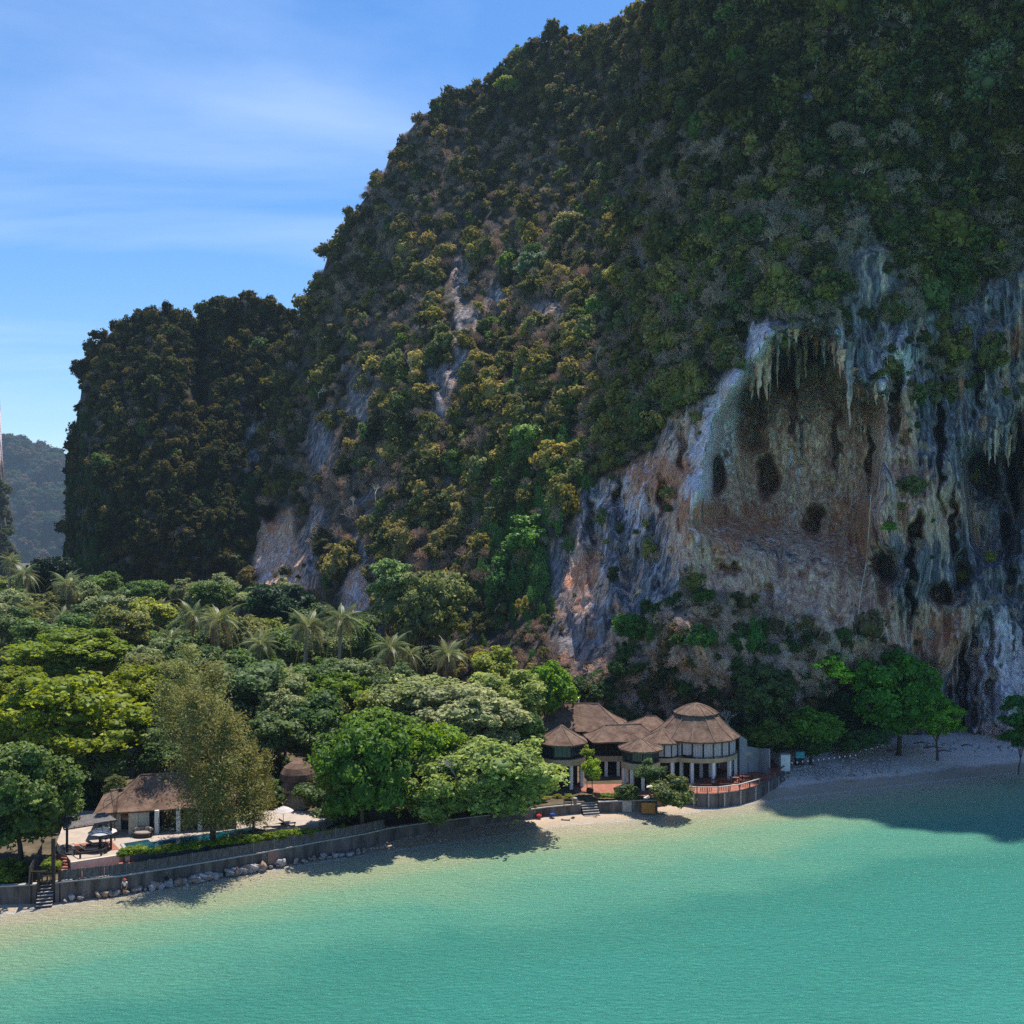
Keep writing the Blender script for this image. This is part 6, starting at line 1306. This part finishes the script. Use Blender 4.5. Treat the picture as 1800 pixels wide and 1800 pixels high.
for k, (px, py, L) in enumerate(((1640, 1316, 3.0), (1660, 1322, 2.2), (1620, 1308, 2.6), (1700, 1312, 1.8), (1575, 1322, 3.0))):
    p = G(px, py, 2.2); o = MB().tube([p + Vector((-L / 2, 0, .1)), p + Vector((0, .2, .3)), p + Vector((L / 2, -.2, .12))], [.14, .11, .05], 6).build('driftwood_log', m_bark); tag(o, 'dark driftwood log lying on the sand below the cliff', 'log', 'driftwood logs below the cliff')
# line of small white lamps beside the beach path
LPT = [(1392 + k * 9.3, 1343 - k * 1.15) for k in range(13)] + [(1512 + k * 10, 1322 - k * 2.6) for k in range(5)] + [(1475 + k * 13, 1307) for k in range(6)]
for px, py in LPT:
    p = G(px, py + 5, 2.1); e = thing('path_lamp', 'tiny white lamp on a short stake beside the beach path', 'lamp', p, 'white path lamps on the shaded beach'); MB().tube([p, p + Vector((0, 0, .45))], .03, 5).build('stake', m_greywood, e); MB().lathe((p.x, p.y, p.z + .45), [(.09, 0), (.13, .12), (.09, .26), (.02, .3)], 8).build('lamp_head', m_lamp, e)
# climbing rope hanging in the cave mouth
def on_cliff(px, py):
    j = int(np.argmin(abs(pc - px))); i = int(np.argmin(abs(PY[:, j] - py))); return Vector(Pm[i, j])
rp_pts = [(1531, 870), (1527, 940), (1521, 1000), (1513, 1040), (1509, 1080)]; P3 = []
for px, py in rp_pts: q = on_cliff(px, py); P3.append(W(px, py, q.y - 1.6))
dmin = [p.y for p in P3]; P3 = [W(px, py, min(dmin[:3]) if i < 3 else p.y) for i, ((px, py), p) in enumerate(zip(rp_pts, P3))]
tag(MB().tube(P3, .085, 5).build('hanging_rope', m_rope), 'long pale climbing rope hanging down the right wall of the cave', 'rope')

# ---- stalactites under the cave brow and over the right hand cave: parts of the mountain
m_stal = rock_mat('stalactite_stone')
g = random.Random(5)
def stalactite(px, py, L, r, seed, dy=1.5):
    p = on_cliff(px, py - 4); p = Vector((p.x, p.y + dy, p.z)); b = MB(); n = 9; pts = []; rs = []
    for i in range(n): t = i / (n - 1); pts.append(p + Vector((.12 * r * math.sin(i * 1.7 + seed), .1 * r * cos(i * 2.1 + seed), L * .25 - L * 1.25 * t))); rs.append(max(.04, r * (1 - t) ** .8 * (1 + .28 * math.sin(i * 2.7 + seed))))
    b.tube(pts, rs, 7); o = b.build('stalactite', m_stal, None, True); o.parent = mountain; za = o.data.attributes.new('zone', 'FLOAT_COLOR', 'POINT'); za.data.foreach_set('color', np.tile(np.array([g.choice((.2, .9)), 0, g.choice((.0, .2)), g.choice((0, .3))], np.float32), len(o.data.vertices)))
for k in range(40): px = g.uniform(1325, 1500); y0 = np.interp(px, [1325, 1345, 1400, 1450, 1500], [655, 615, 590, 600, 650]); stalactite(px, y0 + g.uniform(-12, 14), g.uniform(3, 10) if g.random() < .4 else g.uniform(1.5, 4), g.uniform(.35, 1.0), k, g.uniform(-1.5, 2))
for px, py, L, r in ((1345, 625, 9, 1.5), (1400, 640, 13, 1.0), (1447, 640, 7, 1.3), (1490, 640, 12, 1.0), (1332, 650, 6, 1.0), (1432, 620, 7, .9)): stalactite(px, py, L, r, px, -1.0)
for k in range(26): px = g.uniform(1725, 1795); stalactite(px, 760 + g.uniform(-14, 20) + (px - 1725) * .1, g.uniform(2, 6), g.uniform(.35, .9), k + 50, g.uniform(-1.2, .6))
for k in range(8): px = g.uniform(1500, 1570); stalactite(px, 690 + g.uniform(-6, 8), g.uniform(1.5, 4), g.uniform(.4, .8), k + 90, -.5)

# ---- the person climbing over the rocks by the wall
def skinned(name, J, E, mt, parent, sub=2):
    me = bpy.data.meshes.new(name); me.from_pydata([j[0] for j in J], E, []); o = link(name, me, parent, mt)
    m = o.modifiers.new('skin', 'SKIN'); sk = me.skin_vertices[0] if me.skin_vertices else None
    if sk is None: bpy.context.view_layer.objects.active = o; bpy.ops.mesh.customdata_skin_add(); sk = me.skin_vertices[0]
    for i, j in enumerate(J): sk.data[i].radius = (j[1], j[1] * (j[2] if len(j) > 2 else 1)); sk.data[i].use_root = (i == 0)
    s = o.modifiers.new('smooth', 'SUBSURF'); s.levels = s.render_levels = sub; m.use_smooth_shade = True; return o
p = G(220, 1572, .55); pr = thing('person', 'person in a red hat and white top stooping on the rocks by the seawall', 'person', p)
J = [((0, 0, .80), .13, .9), ((0, -.05, 1.02), .12, .9), ((.0, -.12, 1.24), .14, .8), ((.0, -.16, 1.36), .06), ((0, -.20, 1.50), .085),
     ((-.17, -.12, 1.27), .055), ((-.24, -.25, 1.03), .042), ((-.20, -.42, .85), .032), ((-.19, -.47, .78), .03), ((.17, -.12, 1.27), .055), ((.25, -.16, 1.0), .042), ((.27, -.30, .80), .032), ((.27, -.35, .73), .03),
     ((-.10, .0, .74), .085), ((-.13, -.12, .42), .06), ((-.13, .02, .06), .042), ((-.13, -.14, .02), .036), ((.10, .0, .74), .085), ((.14, -.22, .50), .06), ((.16, -.12, .14), .042), ((.16, -.28, .11), .036)]
E = [(0, 1), (1, 2), (2, 3), (3, 4), (2, 5), (5, 6), (6, 7), (7, 8), (2, 9), (9, 10), (10, 11), (11, 12), (0, 13), (13, 14), (14, 15), (15, 16), (0, 17), (17, 18), (18, 19), (19, 20)]
skinned('body', J, E, m_skin, pr)
for s in (-1, 1):
    base = Vector(J[8][0] if s < 0 else J[12][0])
    for k in range(4): f = skinned('finger', [(tuple(base), .009), (tuple(base + Vector(((k - 1.5) * .02, -.05, -.03 - (k == 3) * -.01))), .008), (tuple(base + Vector(((k - 1.5) * .022, -.07 - (k in (1, 2)) * .01, -.07))), .006)], [(0, 1), (1, 2)], m_skin, pr, 1)
    skinned('thumb', [(tuple(base + Vector((-s * .02, .01, .01))), .010), (tuple(base + Vector((-s * .05, -.03, -.02))), .008)], [(0, 1)], m_skin, pr, 1)
skinned('shirt', [((0, -.02, .86), .155, .9), ((0, -.06, 1.03), .145, .9), ((0, -.12, 1.24), .165, .8), ((-.18, -.12, 1.27), .075), ((-.23, -.20, 1.12), .065), ((.18, -.12, 1.27), .075), ((.24, -.15, 1.12), .065)], [(0, 1), (1, 2), (2, 3), (3, 4), (2, 5), (5, 6)], m_shirt, pr)
skinned('shorts', [((0, 0, .80), .155, .95), ((-.10, 0, .73), .105), ((-.125, -.09, .52), .085), ((.10, 0, .73), .105), ((.135, -.17, .57), .085)], [(0, 1), (1, 2), (0, 3), (3, 4)], m_short, pr)
V = MB(); V.lathe((p.x, p.y - .20, p.z + 1.53), [(.20, 0), (.20, .012), (.105, .03), (.10, .09), (.06, .13), (.01, .14)], 16); V.build('hat', m_red, pr, True)

# ================================================================ HAZE
m_haze = bpy.data.materials.new('haze'); m_haze.use_nodes = True; t = m_haze.node_tree; t.nodes.clear()
ho = t.nodes.new('ShaderNodeOutputMaterial'); pv_ = t.nodes.new('ShaderNodeVolumePrincipled'); pv_.inputs['Density'].default_value = .00007; pv_.inputs['Color'].default_value = (.5, .72, 1.0, 1); pv_.inputs['Anisotropy'].default_value = .2
t.links.new(pv_.outputs[0], ho.inputs['Volume'])
tag(MB().box((0, 1600, 215), (3300, 5400, 450)).build('haze', m_haze), 'thin blue haze hanging in the air over the bay', kind='stuff')
